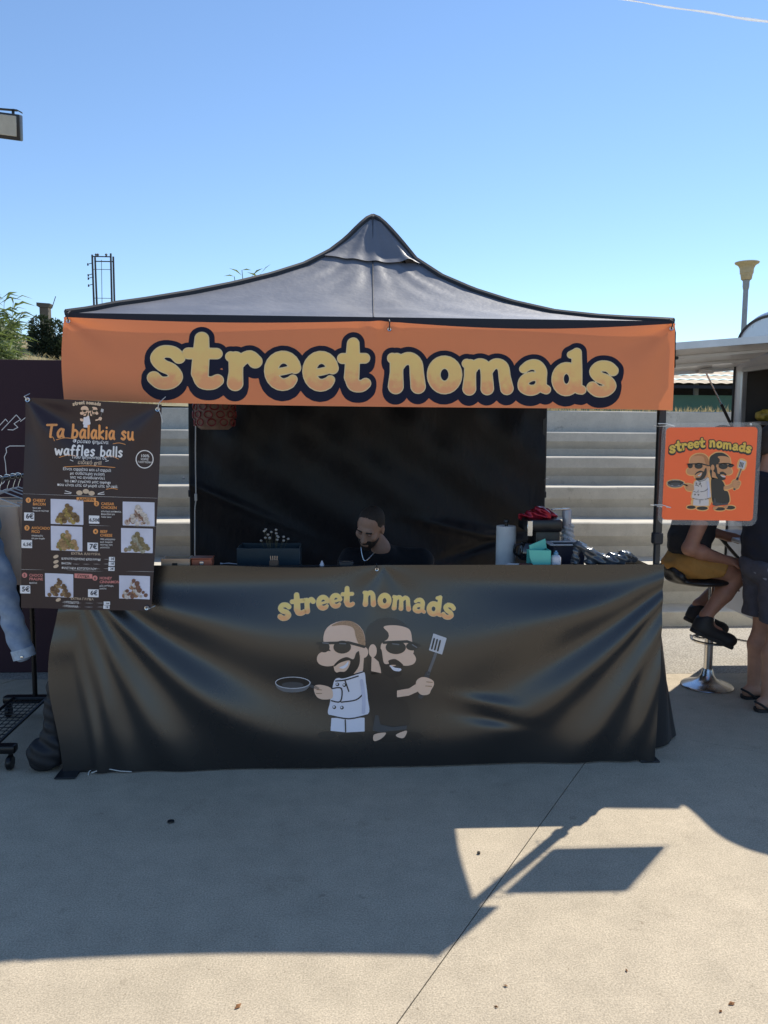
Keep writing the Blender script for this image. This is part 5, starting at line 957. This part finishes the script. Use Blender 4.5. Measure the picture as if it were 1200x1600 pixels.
skin([Bv((0, -.020, -.036), (.0665, .079, .088)), Bv((0, -.058, -.100), (.034, .031, .027))], .0045, cuts=[(HT(0, 0, -.052), tuple(Vector(HR @ np.array((0, .25, 1))).normalized())), (HT(0, .022, -.05), tuple(HR @ np.array((0, 1, .15))))], carve=[blob(HT(0, -.1, -.066), np.array((.024, .02, .009)), .004, HR)]).build('beard', m_hair, vend, angle=180)
skin([cap_(HT(-.024, -.094, -.05), HT(0, -.099, -.046), .006), cap_(HT(.024, -.094, -.05), HT(0, -.099, -.046), .006)], .004).build('moustache', m_hair, vend, angle=180)
skin([cap_(HT(-.045, -.086, .034), HT(-.016, -.094, .031), .0055), cap_(HT(.045, -.086, .034), HT(.016, -.094, .031), .0055)], .0035).build('eyebrows', m_hair, vend, angle=180)
m_bshirt = mat('black_tshirt', (.010, .010, .013), .85, bump=.3, bscale=250)
skin([cap_(nk + np.array((.012, .035, -.055)), (.29, 5.18, .80), .085, .14, .05), cap_((.07, 5.16, .855), (.50, 5.18, .85), .085, .085, .06), blob((.28, 5.22, .74), (.185, .14, .19), .06), blob((.29, 5.36, .54), (.18, .15, .16), .06), cap_((.06, 5.15, .855), (.015, 5.05, .70), .07, .066, .03), cap_((.51, 5.17, .85), (.54, 5.05, .70), .07, .066, .03)], .009, noise=wn_(.003, 38)).build('shirt', m_bshirt, vend, angle=180)
skin([cap_((.2, 5.36, .50), (.16, 4.97, .52), .10, .082, .03), cap_((.39, 5.36, .50), (.43, 4.97, .52), .10, .082, .03), blob((.29, 5.37, .50), (.175, .15, .12), .05), cap_((.16, 4.98, .52), (.15, 5.05, .12), .08, .055, .03), cap_((.43, 4.98, .52), (.44, 5.05, .12), .08, .055, .03)], .010, noise=wn_(.004, 35)).build('trousers', mat('charcoal_trousers', (.02, .02, .024), .85), vend, angle=180)
for x in (.15, .44): skin([cap_((x, 5.07, .05), (x, 4.87, .04), .052, .042, .03), blob((x, 4.97, .02), (.045, .13, .02), .02)], .008, cuts=[((0, 0, .003), (0, 0, -1)), ((0, 0, .11), (0, 0, 1))]).build('shoe', mat('black_shoe', (.012, .012, .013), .5), vend, angle=180)
q = [HT(-.055, .03, -.115), HT(-.05, -.02, -.14), HT(-.03, -.055, -.175), HT(-.002, -.075, -.205), HT(.028, -.05, -.18), HT(.052, -.01, -.14), HT(.06, .035, -.11)]
b = MB(); b.tube([tuple(v) for v in catmull(q, 5, False)], .0032, 6); b.build('necklace', m_chrome, vend); b = MB(); b.tube([HT(-.002, -.076, -.205), HT(-.002, -.078, -.235)], .0035, 6); b.build('pendant', m_chrome, vend)
vs_ = thing('low_stool', 'low black stool under the seated vendor', 'stool', (.29, 5.38, 0)); b = MB(); b.lathe([(.0, .385), (.15, .385), (.16, .375), (.16, .355), (.0, .35)], (.29, 5.38, 0), 24); b.build('seat', m_blk, vs_)
for a in range(4): b = MB(); b.tube([(.29 + .12 * math.cos(a * 1.571 + .78), 5.38 + .12 * math.sin(a * 1.571 + .78), .355), (.29 + .15 * math.cos(a * 1.571 + .78), 5.38 + .15 * math.sin(a * 1.571 + .78), 0)], .012, 8); b.build('leg', m_frame, vs_)

# --- seated customer on the bar stool, turned towards the trailer
sk2 = skinmat('customer_skin', (.34, .17, .115)); cu = thing('person', 'seated person in black top and mustard shorts on the bar stool', 'person', (2.27, 5.22, .72))
PX = lambda x, y, Y: np.array(W(x, y, Y)); Yn, Yf = 5.10, 5.34
hc2 = (2.47, 5.22, 1.585); H2 = Rzx(90, 14); hp, hcv, he, HT2 = headp(hc2, H2)
pel = np.array((2.27, 5.22, .84)); ch = np.array((2.31, 5.22, 1.18)); nk2 = np.array((2.40, 5.22, 1.43))
kn, an = PX(1154, 899, Yn), PX(1103, 962, Yn); kf, af = PX(1150, 899, Yf), PX(1092, 945, Yf)
body = hp + [cap_(HT2(0, .03, -.06), nk2, .055, .06, .03), cap_((2.35, 5.05, 1.36), (2.35, 5.39, 1.36), .07, .07, .06), cap_(nk2, (2.34, 5.22, 1.3), .07, .12, .05), blob(ch, (.12, .165, .2), .06), blob((2.27, 5.22, .98), (.115, .15, .16), .06), blob(pel, (.14, .17, .08), .05),
    cap_((2.27, 5.13, .845), kn, .078, .062, .03), cap_((2.27, 5.31, .845), kf, .078, .062, .03), cap_(kn, kn + (an - kn) * .45, .058, .056, .02), cap_(kn + (an - kn) * .45, an, .056, .037, .02), cap_(kf, kf + (af - kf) * .45, .058, .056, .02), cap_(kf + (af - kf) * .45, af, .056, .037, .02)]
sh, el_, wr_ = np.array((2.34, 5.02, 1.36)), PX(1077, 857, 5.03), PX(1136, 876, 5.06); shf, elf, wrf = np.array((2.34, 5.42, 1.36)), np.array((2.33, 5.45, 1.06)), np.array((2.60, 5.36, .98))
body += [cap_(sh, el_, .054, .043, .02), cap_(el_, el_ + (wr_ - el_) * .3, .044, .045, .02), cap_(el_ + (wr_ - el_) * .3, wr_, .045, .029, .02), cap_(shf, elf, .054, .043, .02), cap_(elf, wrf, .044, .029, .02)]
body += handp(wr_, (1, .1, -.12), (0, -.3, 1), 1, .35, 1) + handp(wrf, (1, -.1, -.1), (0, .3, 1), 1, .4, -1)
for a_ in (an, af): body += [cap_(a_, a_ + np.array((.02, 0, -.05)), .038, .036, .02), cap_(a_ + np.array((.0, 0, -.06)), a_ + np.array((.09, 0, -.10)), .034, .024, .02)]
skin(body, .007, carve=hcv).build('body', sk2, cu, angle=180); skin(he, .004).build('eyelids', MATS['eye_lids'], cu, angle=180)
B2 = lambda p, r, k=.012: blob(HT2(*p), r, k, H2)
skin([B2((0, .022, .047), (.081, .1, .09)), B2((0, .055, -.015), (.073, .066, .075))], .006, cuts=[(HT2(0, -.075, .06), tuple(Vector(H2 @ np.array((0, -.6, -.8))).normalized())), (HT2(0, .02, -.03), tuple(Vector(H2 @ np.array((0, -.8, -.6))).normalized()))]).build('hair', m_hair, cu, angle=180)
skin([cap_((2.35, 5.04, 1.36), (2.35, 5.40, 1.36), .083, .083, .06), cap_(nk2 - [0.01, 0, .05], (2.34, 5.22, 1.3), .085, .135, .05), blob(ch, (.135, .18, .21), .06), blob((2.265, 5.22, .97), (.132, .168, .17), .06), cap_(sh, sh + (el_ - sh) * .45, .07, .068, .02), cap_(shf, shf + (elf - shf) * .45, .07, .068, .02)], .010, noise=wn_(.005, 34), cuts=[((0, 0, .86), (0, 0, -1)), ((nk2[0], 0, 1.425), (.3, 0, .95))]).build('shirt', mat('black_jersey', (.012, .012, .016), .85, bump=.3, bscale=250), cu, angle=180)
m_must = mat('mustard_cotton', (.36, .185, .045), .85, var=.12, scale=7, bump=.4, bscale=50, bdist=.01)
nd = Vector(kn - np.array((2.27, 5.13, .83))).normalized()
skin([blob(pel - [.0, 0, .01], (.165, .195, .105), .05), cap_((2.27, 5.13, .835), kn - np.array(nd) * .02, .100, .084, .03), cap_((2.27, 5.31, .835), kf - np.array(nd) * .02, .100, .084, .03)], .009, noise=wn_(.006, 36), cuts=[(tuple(kn - np.array(nd) * .115), tuple((nd + Vector((0, 0, -.25))).normalized())), ((0, 0, .925), (-.2, 0, .98)), ((2.3, 0, .752), (.10, 0, -.995))]).build('shorts', m_must, cu, angle=180)
m_snk = mat('black_sneaker', (.013, .013, .015), .6, bump=.4, bscale=200); m_sole = mat('black_sole', (.02, .02, .022), .7)
for a_ in (an, af):
    d_ = Vector((.17, 0, -.075)).normalized(); d_ = np.array(d_); up = np.array((.404, 0, .915)); h0 = a_ + np.array((-.045, 0, -.075)); t0 = h0 + d_ * .215
    o = skin([cap_(a_ + np.array((.0, 0, -.03)), h0 + d_ * .05, .05, .045, .03), cap_(h0 + d_ * .01, t0, .052, .044, .03), cap_(h0 + up * .04, a_ + np.array((-.01, 0, -.02)), .04, .045, .02), blob(t0 - up * .002, (.060, .050, .040), .02)], .007, cuts=[(tuple(h0 - up * .034), tuple(-up)), (tuple(a_ + np.array((0, 0, .012))), (-.35, 0, .94))]).build('sneaker', m_snk, cu, angle=180)
    skin([cap_(h0 + d_ * .005 - up * .03, t0 - up * .03 + d_ * .012, .047, .042, .02)], .007, cuts=[(tuple(h0 - up * .02), tuple(up)), (tuple(h0 - up * .046), tuple(-up))]).build('sole', m_sole, o, angle=180)
# --- standing person beside the trailer, seen from behind the shoulder
sk3 = skinmat('bystander_skin', (.42, .235, .165)); bp = thing('person', 'standing person in navy shirt and patterned grey shorts beside the trailer', 'person', (2.61, 4.85, 0)); OX, OY = 2.615, 4.85
PP = lambda x, y, z: np.array((OX + x, OY + y, z))
H3 = Rzx(78, 6); hp, hcv, he, HT3 = headp((OX + .015, OY, 1.60), H3)
body = hp + [cap_(HT3(0, .03, -.06), PP(-.02, 0, 1.42), .056, .062, .03), cap_(PP(-.02, 0, 1.43), PP(-.02, 0, 1.3), .07, .12, .05), cap_(PP(-.02, -.17, 1.37), PP(-.02, .17, 1.37), .072, .072, .06), blob(PP(-.01, 0, 1.18), (.125, .18, .22), .06), blob(PP(0, 0, .98), (.12, .165, .16), .06), blob(PP(-.01, 0, .88), (.135, .175, .11), .05)]
for s_ in (-1, 1):
    k_ = PP(.02 if s_ < 0 else .04, s_ * .11, .49); a_ = PP(-.035 if s_ < 0 else .0, s_ * .12, .09); body += [cap_(PP(0, s_ * .09, .85), k_, .092, .06, .03), cap_(k_, k_ + (a_ - k_) * .35 + np.array((-.015, 0, 0)), .056, .060, .02), cap_(k_ + (a_ - k_) * .35 + np.array((-.015, 0, 0)), a_, .060, .036, .02), blob(a_ + np.array((-.03, 0, -.045)), (.04, .034, .04), .02), cap_(a_ + np.array((.0, 0, -.035)), a_ + np.array((.15, 0, -.063)), .036, .026, .02)]
    for q in range(5): body.append(cap_(a_ + np.array((.14, (q - 2) * .017, -.065)), a_ + np.array((.185 - .008 * abs(q - (0 if s_ > 0 else 4)), (q - 2) * .019, -.07)), .011, .009, .006))
    S_, E_, H_ = PP(-.02, s_ * .205, 1.36), PP(.03, s_ * .26, 1.09), PP(.28, s_ * .20, 1.12); body += [cap_(S_, E_, .052, .042, .02), cap_(E_, H_, .043, .028, .02)] + handp(H_, (1, -.1 * s_, .1), (0, 0, 1), 1, .5, -s_)
skin(body, .0075, carve=hcv, cuts=[((0, 0, .012), (0, 0, -1))]).build('body', sk3, bp, angle=180); skin(he, .004).build('eyelids', MATS['eye_lids'], bp, angle=180)
B3 = lambda p, r, k=.012: blob(HT3(*p), r, k, H3)
skin([B3((0, .022, .047), (.082, .101, .092)), B3((0, .055, -.015), (.074, .067, .075))], .006, cuts=[(HT3(0, -.075, .06), tuple(Vector(H3 @ np.array((0, -.6, -.8))).normalized())), (HT3(0, .03, -.03), tuple(Vector(H3 @ np.array((0, -.8, -.6))).normalized()))]).build('hair', m_hair, bp, angle=180)
skin([cap_(PP(-.03, 0, 1.40), PP(-.02, 0, 1.3), .10, .135, .05), cap_(PP(-.02, -.17, 1.37), PP(-.02, .17, 1.37), .088, .088, .06), blob(PP(-.01, 0, 1.18), (.15, .2, .23), .06), blob(PP(-.005, 0, .99), (.155, .195, .2), .06)] + [cap_(PP(-.02, s_ * .205, 1.36), PP(.02, s_ * .25, 1.15), .07, .07, .02) for s_ in (-1, 1)], .010, noise=wn_(.005, 33), cuts=[((0, 0, .865), (0, 0, -1)), ((OX, OY, 1.425), (.25, 0, .97))]).build('shirt', mat('navy_jersey', (.010, .012, .024), .85, bump=.3, bscale=250), bp, angle=180)
m_pat = mat('patterned_grey_cotton', (.060, .062, .085), .85, var=.25, scale=20, bump=.4, bscale=60, bdist=.006)
def short_pts():
    return [blob(PP(-.01, 0, .87), (.16, .2, .11), .05)] + [cap_(PP(0, s_ * .092, .86), PP(.02, s_ * .112, .48), .112, .108, .02) for s_ in (-1, 1)]
so_ = skin(short_pts(), .009, noise=wn_(.005, 30), cuts=[((0, 0, .545), (0, 0, -1)), ((0, 0, .93), (0, 0, 1))]).build('shorts', m_pat, bp, angle=180)
me = so_.data; nv = len(me.polygons); cs = [p.center + Vector(ORG[bp]) for p in me.polygons]; ns_ = [p.normal for p in me.polygons]; rr = random.Random(3); marks = MB()
for k in range(60):   # pale motifs printed on the shorts
    i = rr.randrange(nv); c_, n_ = cs[i], ns_[i]
    if abs(n_.z) > .5: continue
    x_ = Vector((0, 0, 1)).cross(n_).normalized(); y_ = n_.cross(x_); a = rr.uniform(0, 3.1); u_ = x_ * math.cos(a) + y_ * math.sin(a); w_ = n_.cross(u_); r_ = rr.uniform(.006, .013)
    marks.add([c_ + n_ * .0025 + u_ * r_ * math.cos(t) * (1 + .4 * math.cos(3 * t)) + w_ * r_ * .55 * math.sin(t) for t in np.linspace(0, 6.28, 9)[:-1]], [tuple(range(8))])
marks.build('printed_motifs', mat('pale_motif', (.22, .23, .28), .85), bp, smooth=False)
for s_ in (-1, 1):
    a_ = PP(-.035 if s_ < 0 else .0, s_ * .12, .09); b = MB(); b.prism([(a_[0] + x, a_[1] + y) for x, y in catmull([(-.075, 0), (-.06, .036), (0, .036), (.10, .05), (.185, .045), (.21, .0), (.185, -.045), (.10, -.05), (0, -.036), (-.06, -.036)], 3)], 'z', .002, .020); fl = b.build('sandal', m_sole, bp)
    b = MB(); b.tube([(a_[0] + .07, a_[1] + .048, .015), (a_[0] + .085, a_[1] + .034, .055), (a_[0] + .09, a_[1], .072), (a_[0] + .085, a_[1] - .034, .055), (a_[0] + .07, a_[1] - .048, .015)], .010, 8); b.build('strap', m_snk, fl)
    b = MB(); b.tube([(a_[0] - .0, a_[1] + .040, .015), (a_[0] - .05, a_[1] + .036, .05), (a_[0] - .076, a_[1], .06), (a_[0] - .05, a_[1] - .036, .05), (a_[0] - .0, a_[1] - .040, .015)], .007, 8); b.build('heel_strap', m_snk, fl)
# cable from the trailer
q = [Vector(G(x, y, .006)) for x, y in ((1260, 1010), (1205, 1004), (1170, 1002), (1148, 998), (1128, 996), (1100, 997), (1078, 992))]
b = MB(); b.tube([tuple(v) for v in catmull([tuple(v) for v in q], 5, False)], .006, 6); props(b.build('power_cable', m_rub), 'black power cable running from the trailer over the aggregate strip', 'cable')

# ================================================================ VEGETATION AND FAR THINGS
def leafmesh(pts, dirs, ln, wd, m=None, bend=.25):
    """one folded blade per point: 4 triangles"""
    b = m or MB(); vs = []; fs = []
    for p, d in zip(pts, dirs):
        d = Vector(d).normalized(); s_ = d.cross(Vector((random.uniform(-1, 1), random.uniform(-1, 1), random.uniform(-1, 1)))).normalized(); n_ = d.cross(s_); L_ = ln * random.uniform(.6, 1.3); w_ = wd * random.uniform(.7, 1.2); p = Vector(p); k = len(vs)
        vs += [p, p + d * L_ * .45 + s_ * w_ + n_ * w_ * .3, p + d * L_ * .5, p + d * L_ * .45 - s_ * w_ + n_ * w_ * .3, p + d * L_ - Vector((0, 0, bend * L_))]; fs += [(k, k + 1, k + 2), (k, k + 2, k + 3), (k + 1, k + 4, k + 2), (k + 2, k + 4, k + 3)]
    b.add(vs, fs); return b
def shrub(name, label, c, R, n, ln, wd, m_, trunk=True, up=.4, group=None):
    t_ = thing(name, label, 'shrub', c, group); c = Vector(c); pts = []; dirs = []; lobes = []
    for k in range(14):
        a = random.uniform(0, 6.28); e = random.uniform(.1, 1); lobes.append((Vector((math.cos(a) * R[0] * .62 * (1 - .4 * e), math.sin(a) * R[1] * .62 * (1 - .4 * e), R[2] * (.3 + 1.35 * e))), random.uniform(.28, .48)))
    for k in range(n):
        lc, s_ = random.choice(lobes); v = Vector((random.gauss(0, 1), random.gauss(0, 1), random.gauss(0, 1))).normalized() * random.uniform(.45, 1) ** .5 * s_; p = c + lc + Vector((v.x * R[0], v.y * R[1], v.z * R[2]))
        if p.z < c.z: continue
        pts.append(p); d = v.normalized() + Vector((0, 0, up)) + Vector((random.uniform(-.5, .5), random.uniform(-.5, .5), random.uniform(-.4, .4))); dirs.append(d)
    leafmesh(pts, dirs, ln, wd).build('foliage', m_, t_, smooth=False, fixn=False)
    if trunk:
        for lc, s_ in lobes[:8]: b = MB(); b.tube([c + Vector((lc.x * .05, lc.y * .05, -.1)), c + lc * .5 + Vector((0, 0, .05)), c + lc], [.035, .022, .008], 6); b.build('branch', mat('bark', (.10, .075, .05), .9), t_)
    return t_
m_dkgreen = mat('juniper_green', (.040, .058, .030), .7, col2=(.022, .034, .018), scale=2.5, transl=.2, transl_col=(.06, .09, .03)); m_reed = mat('reed_green', (.15, .19, .065), .6, col2=(.085, .12, .04), scale=2, transl=.35, transl_col=(.2, .26, .07)); m_straw = mat('straw', (.52, .43, .23), .8, col2=(.38, .30, .14), scale=3, transl=.25, transl_col=(.5, .4, .2))
onh = lambda x, y, Y: (lambda p: Vector((p.x, Y, hill(p.x, Y))))(W(x, y, Y))
c = onh(80, 540, 17.0); shrub('juniper_shrub', 'dense dark green rounded shrub on the dry slope beside the tent', c + Vector((0, 0, -.30)), (.52, .5, .50), 9000, .075, .016, m_dkgreen)
for k, (x, Y, s_, lb) in enumerate(((-18, 13.2, 1.0, 'tall pale green reed clump with arching leaves behind the board'), (2, 14.6, .62, 'low light green reed clump between the tall reeds and dark shrub'), (-10, 12.2, .5, 'small bright green reed tuft just above the dark board'))):
    p = onh(x, 540, Y); t_ = thing('reed_clump', lb, 'reeds', p)
    for j in range(40):
        a = random.uniform(0, 6.28); r_ = random.uniform(0, .42) * s_; base = p + Vector((r_ * math.cos(a), r_ * math.sin(a), -.05)); tip = base + Vector((random.uniform(-.3, .3) * s_, random.uniform(-.3, .3) * s_, s_ * random.uniform(.7, 1.25))); b = MB(); b.tube([base, base.lerp(tip, .5) + Vector((0, 0, .05)), tip], [.008, .006, .003], 5); st_ = b.build('stalk', m_reed, t_)
        pts = []; dirs = []
        for q in range(18): f_ = .15 + .85 * q / 17; pts.append(base.lerp(tip, f_) + Vector((0, 0, .05 * math.sin(f_ * 3)))); aa = random.uniform(0, 6.28); dirs.append((math.cos(aa), math.sin(aa), random.uniform(.3, 1.1)))
        leafmesh(pts, dirs, .34 * (.6 + .4 * s_), .019, bend=.4).build('leaf_blades', m_reed, st_, smooth=False, fixn=False)
# reed tips behind the tent roof
p = onh(385, 540, 10.6); t_ = thing('tall_reed', 'slender reed with lance leaves peeking over the tent roof', 'reeds', p)
for k, (x, y) in enumerate(((366, 432), (378, 422), (394, 431), (407, 428))):
    tip = Vector(W(x, y, 10.6)); b = MB(); b.tube([p + Vector((.05 * k, 0, -.02)), p.lerp(tip, .5) + Vector((.05, 0, 0)), tip], [.012, .009, .004], 6); st_ = b.build('stalk', m_reed, t_); pts = []; dirs = []
    for q in range(16): f_ = .4 + .6 * q / 15; pts.append(p.lerp(tip, f_)); aa = random.uniform(0, 6.28); dirs.append((math.cos(aa), math.sin(aa) * .4, random.uniform(.1, .9)))
    leafmesh(pts, dirs, .17, .013, bend=.2).build('leaf_blades', m_reed, st_, smooth=False, fixn=False)
# dry grass
b = MB(); pts = []; dirs = []
for k in range(16000):
    x, y = random.uniform(-13, -2.2), random.uniform(10, 22); pts.append((x, y, hill(x, y) - .01)); dirs.append((random.uniform(-.6, .6), random.uniform(-.6, .6), 1))
leafmesh(pts, dirs, .17, .007, b); props(b.build('dry_grass', m_straw, smooth=False, fixn=False, base=False), 'dry straw coloured grass covering the slope behind the board', 'grass', kind='stuff')
b = MB(); pts = []; dirs = []
for k in range(2600):
    x, y = random.uniform(-1, 7.5), random.uniform(9.42, 11.5); pts.append((x, y, hill(x, y) + .0)); dirs.append((random.uniform(-.45, .45), random.uniform(-.45, .45), 1))
leafmesh(pts, dirs, .14, .004, b); props(b.build('wild_grass', m_straw, smooth=False, fixn=False, base=False), 'thin dry grass growing along the top of the concrete steps', 'grass', kind='stuff')
# hut beyond the steps
hut = thing('low_hut', 'low hut with pale tiled roof, dark openings and green wall beyond the steps', 'hut', (9.5, 21.5, hill(9.5, 20))); zb = hill(9.5, 20) - .1
b = MB(); b.span((3.5, 20.0, zb), (15, 20.2, 2.52)); b.build('wall', mat('green_paint', (.10, .20, .15), .7, var=.12, scale=1.5), hut)
b = MB(); b.span((3.5, 22.6, zb), (15, 22.8, 3.0)); b.build('back_wall', mat('dark_inside', (.02, .022, .03), .8), hut)
for x in np.arange(3.6, 15, 1.7): b = MB(); b.bar((x, 20.05, 2.50), (x, 20.05, 2.80), .10, .08); b.build('post', mat('grey_post', (.22, .22, .22), .8), hut)
m_tile = mat('pale_roof_tile', (.50, .40, .28), .8, var=.15, scale=3)
for r_ in range(7):   # courses of roof tiles
    y0 = 19.45 + r_ * .42; z0 = 2.74 + r_ * .13
    b = MB(); b.grid(lambda u, v: (3.2 + 12.1 * u, y0 + .46 * v, z0 + .02 * (1 - v) * 1.5 + .142 * v + .022 * abs(math.sin(u * 12.1 * math.pi / .26))), 280, 2); b.build('tile_course', m_tile, hut, angle=60)
b = MB(); b.span((3.2, 19.47, 2.66), (15.3, 19.50, 2.735)); b.build('eaves_board', MATS['dark_inside'], hut)
# street lamp with funnel shade
p = Vector((6.86, 14.0, hill(6.86, 14))); lp = thing('street_lamp', 'grey lamp post with pale yellow funnel shaped head above the trailer', 'street lamp', p - Vector((0, 0, .02)))
m_pole = mat('galvanised', (.30, .31, .33), .45, .6); zt = W(1165, 410, 14.0).z
b = MB(); b.tube([p - Vector((0, 0, .02)), (p.x, p.y, zt - .42)], [.05, .042], 14); b.build('pole', m_pole, lp)
b = MB(); b.lathe([(.045, -.45), (.055, -.40), (.055, -.33), (.06, -.30), (.075, -.29)], (p.x, p.y, zt), 20); b.build('collar', m_pole, lp)
b = MB(); b.lathe([(.075, -.29), (.085, -.28), (.10, -.19), (.108, -.185), (.115, -.10), (.14, -.05), (.19, -.02), (.195, -.008), (.15, 0), (0, .008)], (p.x, p.y, zt), 28); b.build('funnel_head', mat('yellowed_plastic', (.50, .41, .25), .5, var=.12, scale=10), lp)
b = MB(); b.lathe([(.196, -.010), (.2, -.004), (.196, .003), (.1, .012), (0, .014)], (p.x, p.y, zt + .002), 28); b.build('lid', mat('pale_lid', (.62, .58, .50), .5), lp)
# floodlight on a mast left of the picture
fy = 9.75; pa, pb = W(-26, 176, fy), W(31, 211, fy); fl = thing('floodlight', 'rectangular floodlight with dark frame and pale glass on a mast', 'floodlight', (pa.x - .28, fy, hill(pa.x, fy)))
zc = (pa.z + pb.z) / 2 ; xm = (pa.x + pb.x) / 2; Rf_ = Matrix.Rotation(rad(6), 3, 'Y') @ Matrix.Rotation(rad(14), 3, 'X')
b = MB(); b.box((xm, fy + .06, zc), (pb.x - pa.x, .10, pa.z - pb.z + .04), Rf_, bev=.012, seg=2); b.build('housing', m_frame, fl)
b = MB(); b.box((xm - .01, fy + .001, zc - .006), (pb.x - pa.x - .045, .012, pa.z - pb.z - .02), Rf_, bev=.004); b.build('glass', mat('frosted_lamp_glass', (.46, .44, .38), .35, var=.1, scale=6), fl)
b = MB(); b.tube([(pa.x - .28, fy + .06, hill(pa.x, fy) - .02), (pa.x - .28, fy + .06, zc + .30)], [.05, .04], 12); b.build('mast', m_pole, fl)
b = MB(); b.bar((pa.x - .30, fy + .08, zc + .21), (pb.x - .05, fy + .08, zc + .175), .04, .012); b.bar((pb.x - .05, fy + .08, zc + .178), (pb.x + .005, fy + .08, zc + .15), .03, .01); b.bar((xm + .10, fy + .08, zc + .19), (xm + .10, fy + .08, zc + .1), .03, .01); b.build('bracket', m_frame, fl)
# pole-mounted power frame far behind
py_ = 45.0; po_ = thing('power_pylon', 'thin dark frame of four poles with crossbars standing on the far slope', 'pylon', (W(160, 480, py_).x, py_, hill(W(160, 480, py_).x, py_))); m_py = mat('dark_pole', (.05, .05, .055), .7)
cols = [(144, 398, 147, 0), (148.5, 402, 151.5, .6), (173, 396, 175, 0), (177, 401, 179, .6)]; tops = []
for x0, y0, x1, dy in cols:
    t0 = W(x0, y0, py_ + dy); b0 = W(x1, 480, py_ + dy); b0 = b0 + (b0 - t0) * ((b0.z - hill(b0.x, py_)) / (t0.z - b0.z)); b = MB(); b.tube([b0, t0], [.06, .05], 8); b.build('pole', m_py, po_); tops.append((b0, t0))
def between(y, a, c):
    A, B = tops[a], tops[c]; z = W(160, y, py_).z; f_ = lambda q: q[0].lerp(q[1], (z - q[0].z) / (q[1].z - q[0].z)); return f_(A), f_(B)
for y, a, c, w_ in ((401, 0, 2, .05), (405, 1, 3, .05), (421, 0, 2, .025), (466, 0, 2, .025)): A, B = between(y, a, c); b = MB(); b.bar(A, B, w_, w_); b.build('crossbar', m_py, po_)
for y in (411, 428, 433, 444): A, B = between(y, 0, 2); b = MB(); b.bar(A, A + Vector((-.26, 0, -.08)), .03, .03); b.build('side_arm', m_py, po_); b = MB(); b.lathe([(.02, -.07), (.05, -.04), (.03, 0), (.05, .03), (.02, .06)], A + Vector((-.24, 0, -.08)), 8); b.build('insulator', m_py, po_)
for x in (150, 153, 166): q = W(x, 399, py_); b = MB(); b.lathe([(.02, -.08), (.07, -.05), (.03, 0), (.08, .03), (.02, .10)], q, 8); b.build('insulator', m_py, po_)
b = MB(); b.tube([W(158.5, 406, py_), W(159.5, 480, py_)], .015, 5); b.build('wire', m_py, po_)
# chimney
cp = W(72, 520, 34.0); ch_ = thing('chimney_stack', 'dark chimney stack with flared cap and aerial behind the dark shrub', 'chimney', (cp.x, 34, hill(cp.x, 34))); m_ch = mat('sooty_render', (.11, .095, .075), .9, var=.2, scale=3)
zt = W(72, 475, 34).z; b = MB(); b.span((cp.x - .17, 33.83, hill(cp.x, 34) - .05), (cp.x + .17, 34.17, zt - .16), bev=.01); b.build('shaft', m_ch, ch_); b = MB(); b.prism([(cp.x - .17, zt - .16), (cp.x + .17, zt - .16), (cp.x + .24, zt - .05), (cp.x + .24, zt), (cp.x - .27, zt + .03), (cp.x - .27, zt - .1)], 'y', 33.8, 34.2); b.build('cap', m_ch, ch_)
b = MB(); b.tube([W(81, 482, 34), W(87, 463, 34)], .015, 5); b.build('aerial', m_py, ch_)
# contrail
A, B = W(955, -3, 5200), W(1330, 54, 5600); b = MB(); q = [A.lerp(B, t) + Vector((0, 0, 2.5 * math.sin(t * 21))) for t in np.linspace(0, 1, 40)]; b.tube(q, [3.5 + 7.5 * t + 1.2 * math.sin(t * 37) for t in np.linspace(0, 1, 40)], 8)
props(b.build('contrail', mat('contrail_vapour', (.85, .87, .9), 1, var=.06, scale=.02, transl=.6, transl_col=(.95, .95, .95), alpha=.62), angle=180), 'thin white aircraft vapour trail high in the clear blue sky', 'contrail')
# litter on the paving
m_leaf = mat('dead_leaf', (.24, .10, .03), .8, var=.3, scale=80)
for k, (x, y, s_) in enumerate(((372, 1572, .014), (979, 1516, .008), (790, 1540, .009), (1143, 1568, .013), (775, 1573, .008), (1126, 1580, .008))):
    p = G(x, y, .0035); b = MB(); a = random.uniform(0, 6.28); u_ = Vector((math.cos(a), math.sin(a), .05)) * s_; w_ = Vector((-math.sin(a), math.cos(a), .12)) * s_ * .5; b.add([p - u_, p + w_ + Vector((0, 0, .002)), p + u_, p - w_, p + Vector((0, 0, .004))], [(0, 1, 4), (1, 2, 4), (2, 3, 4), (3, 0, 4)]); props(b.build('fallen_leaf', m_leaf, smooth=False), ('dry brown leaf lying alone on sunlit paving below the tent shadow edge', 'tiny leaf speck on paving below the shadow of the hanging sign', 'tiny brown leaf on paving beside the long joint', 'reddish dry leaf with a smaller speck beside it on paving', 'small leaf speck closest to the long paving joint', 'small speck of leaf beside the reddish dry leaf')[k], 'leaf', 'dry leaves on the paving')
for x, y, lb in ((267, 1284, 'flat black bottle cap on the shaded paving before the counter'), (748, 1333, 'small black bottle cap in the sunlit triangle of paving')):
    p = G(x, y, .003); b = MB(); b.lathe([(0, 0), (.015 if x < 400 else .007, 0), (.014 if x < 400 else .0065, .005), (0, .006)], p, 14); props(b.build('bottle_cap', m_blk), lb, 'bottle cap')
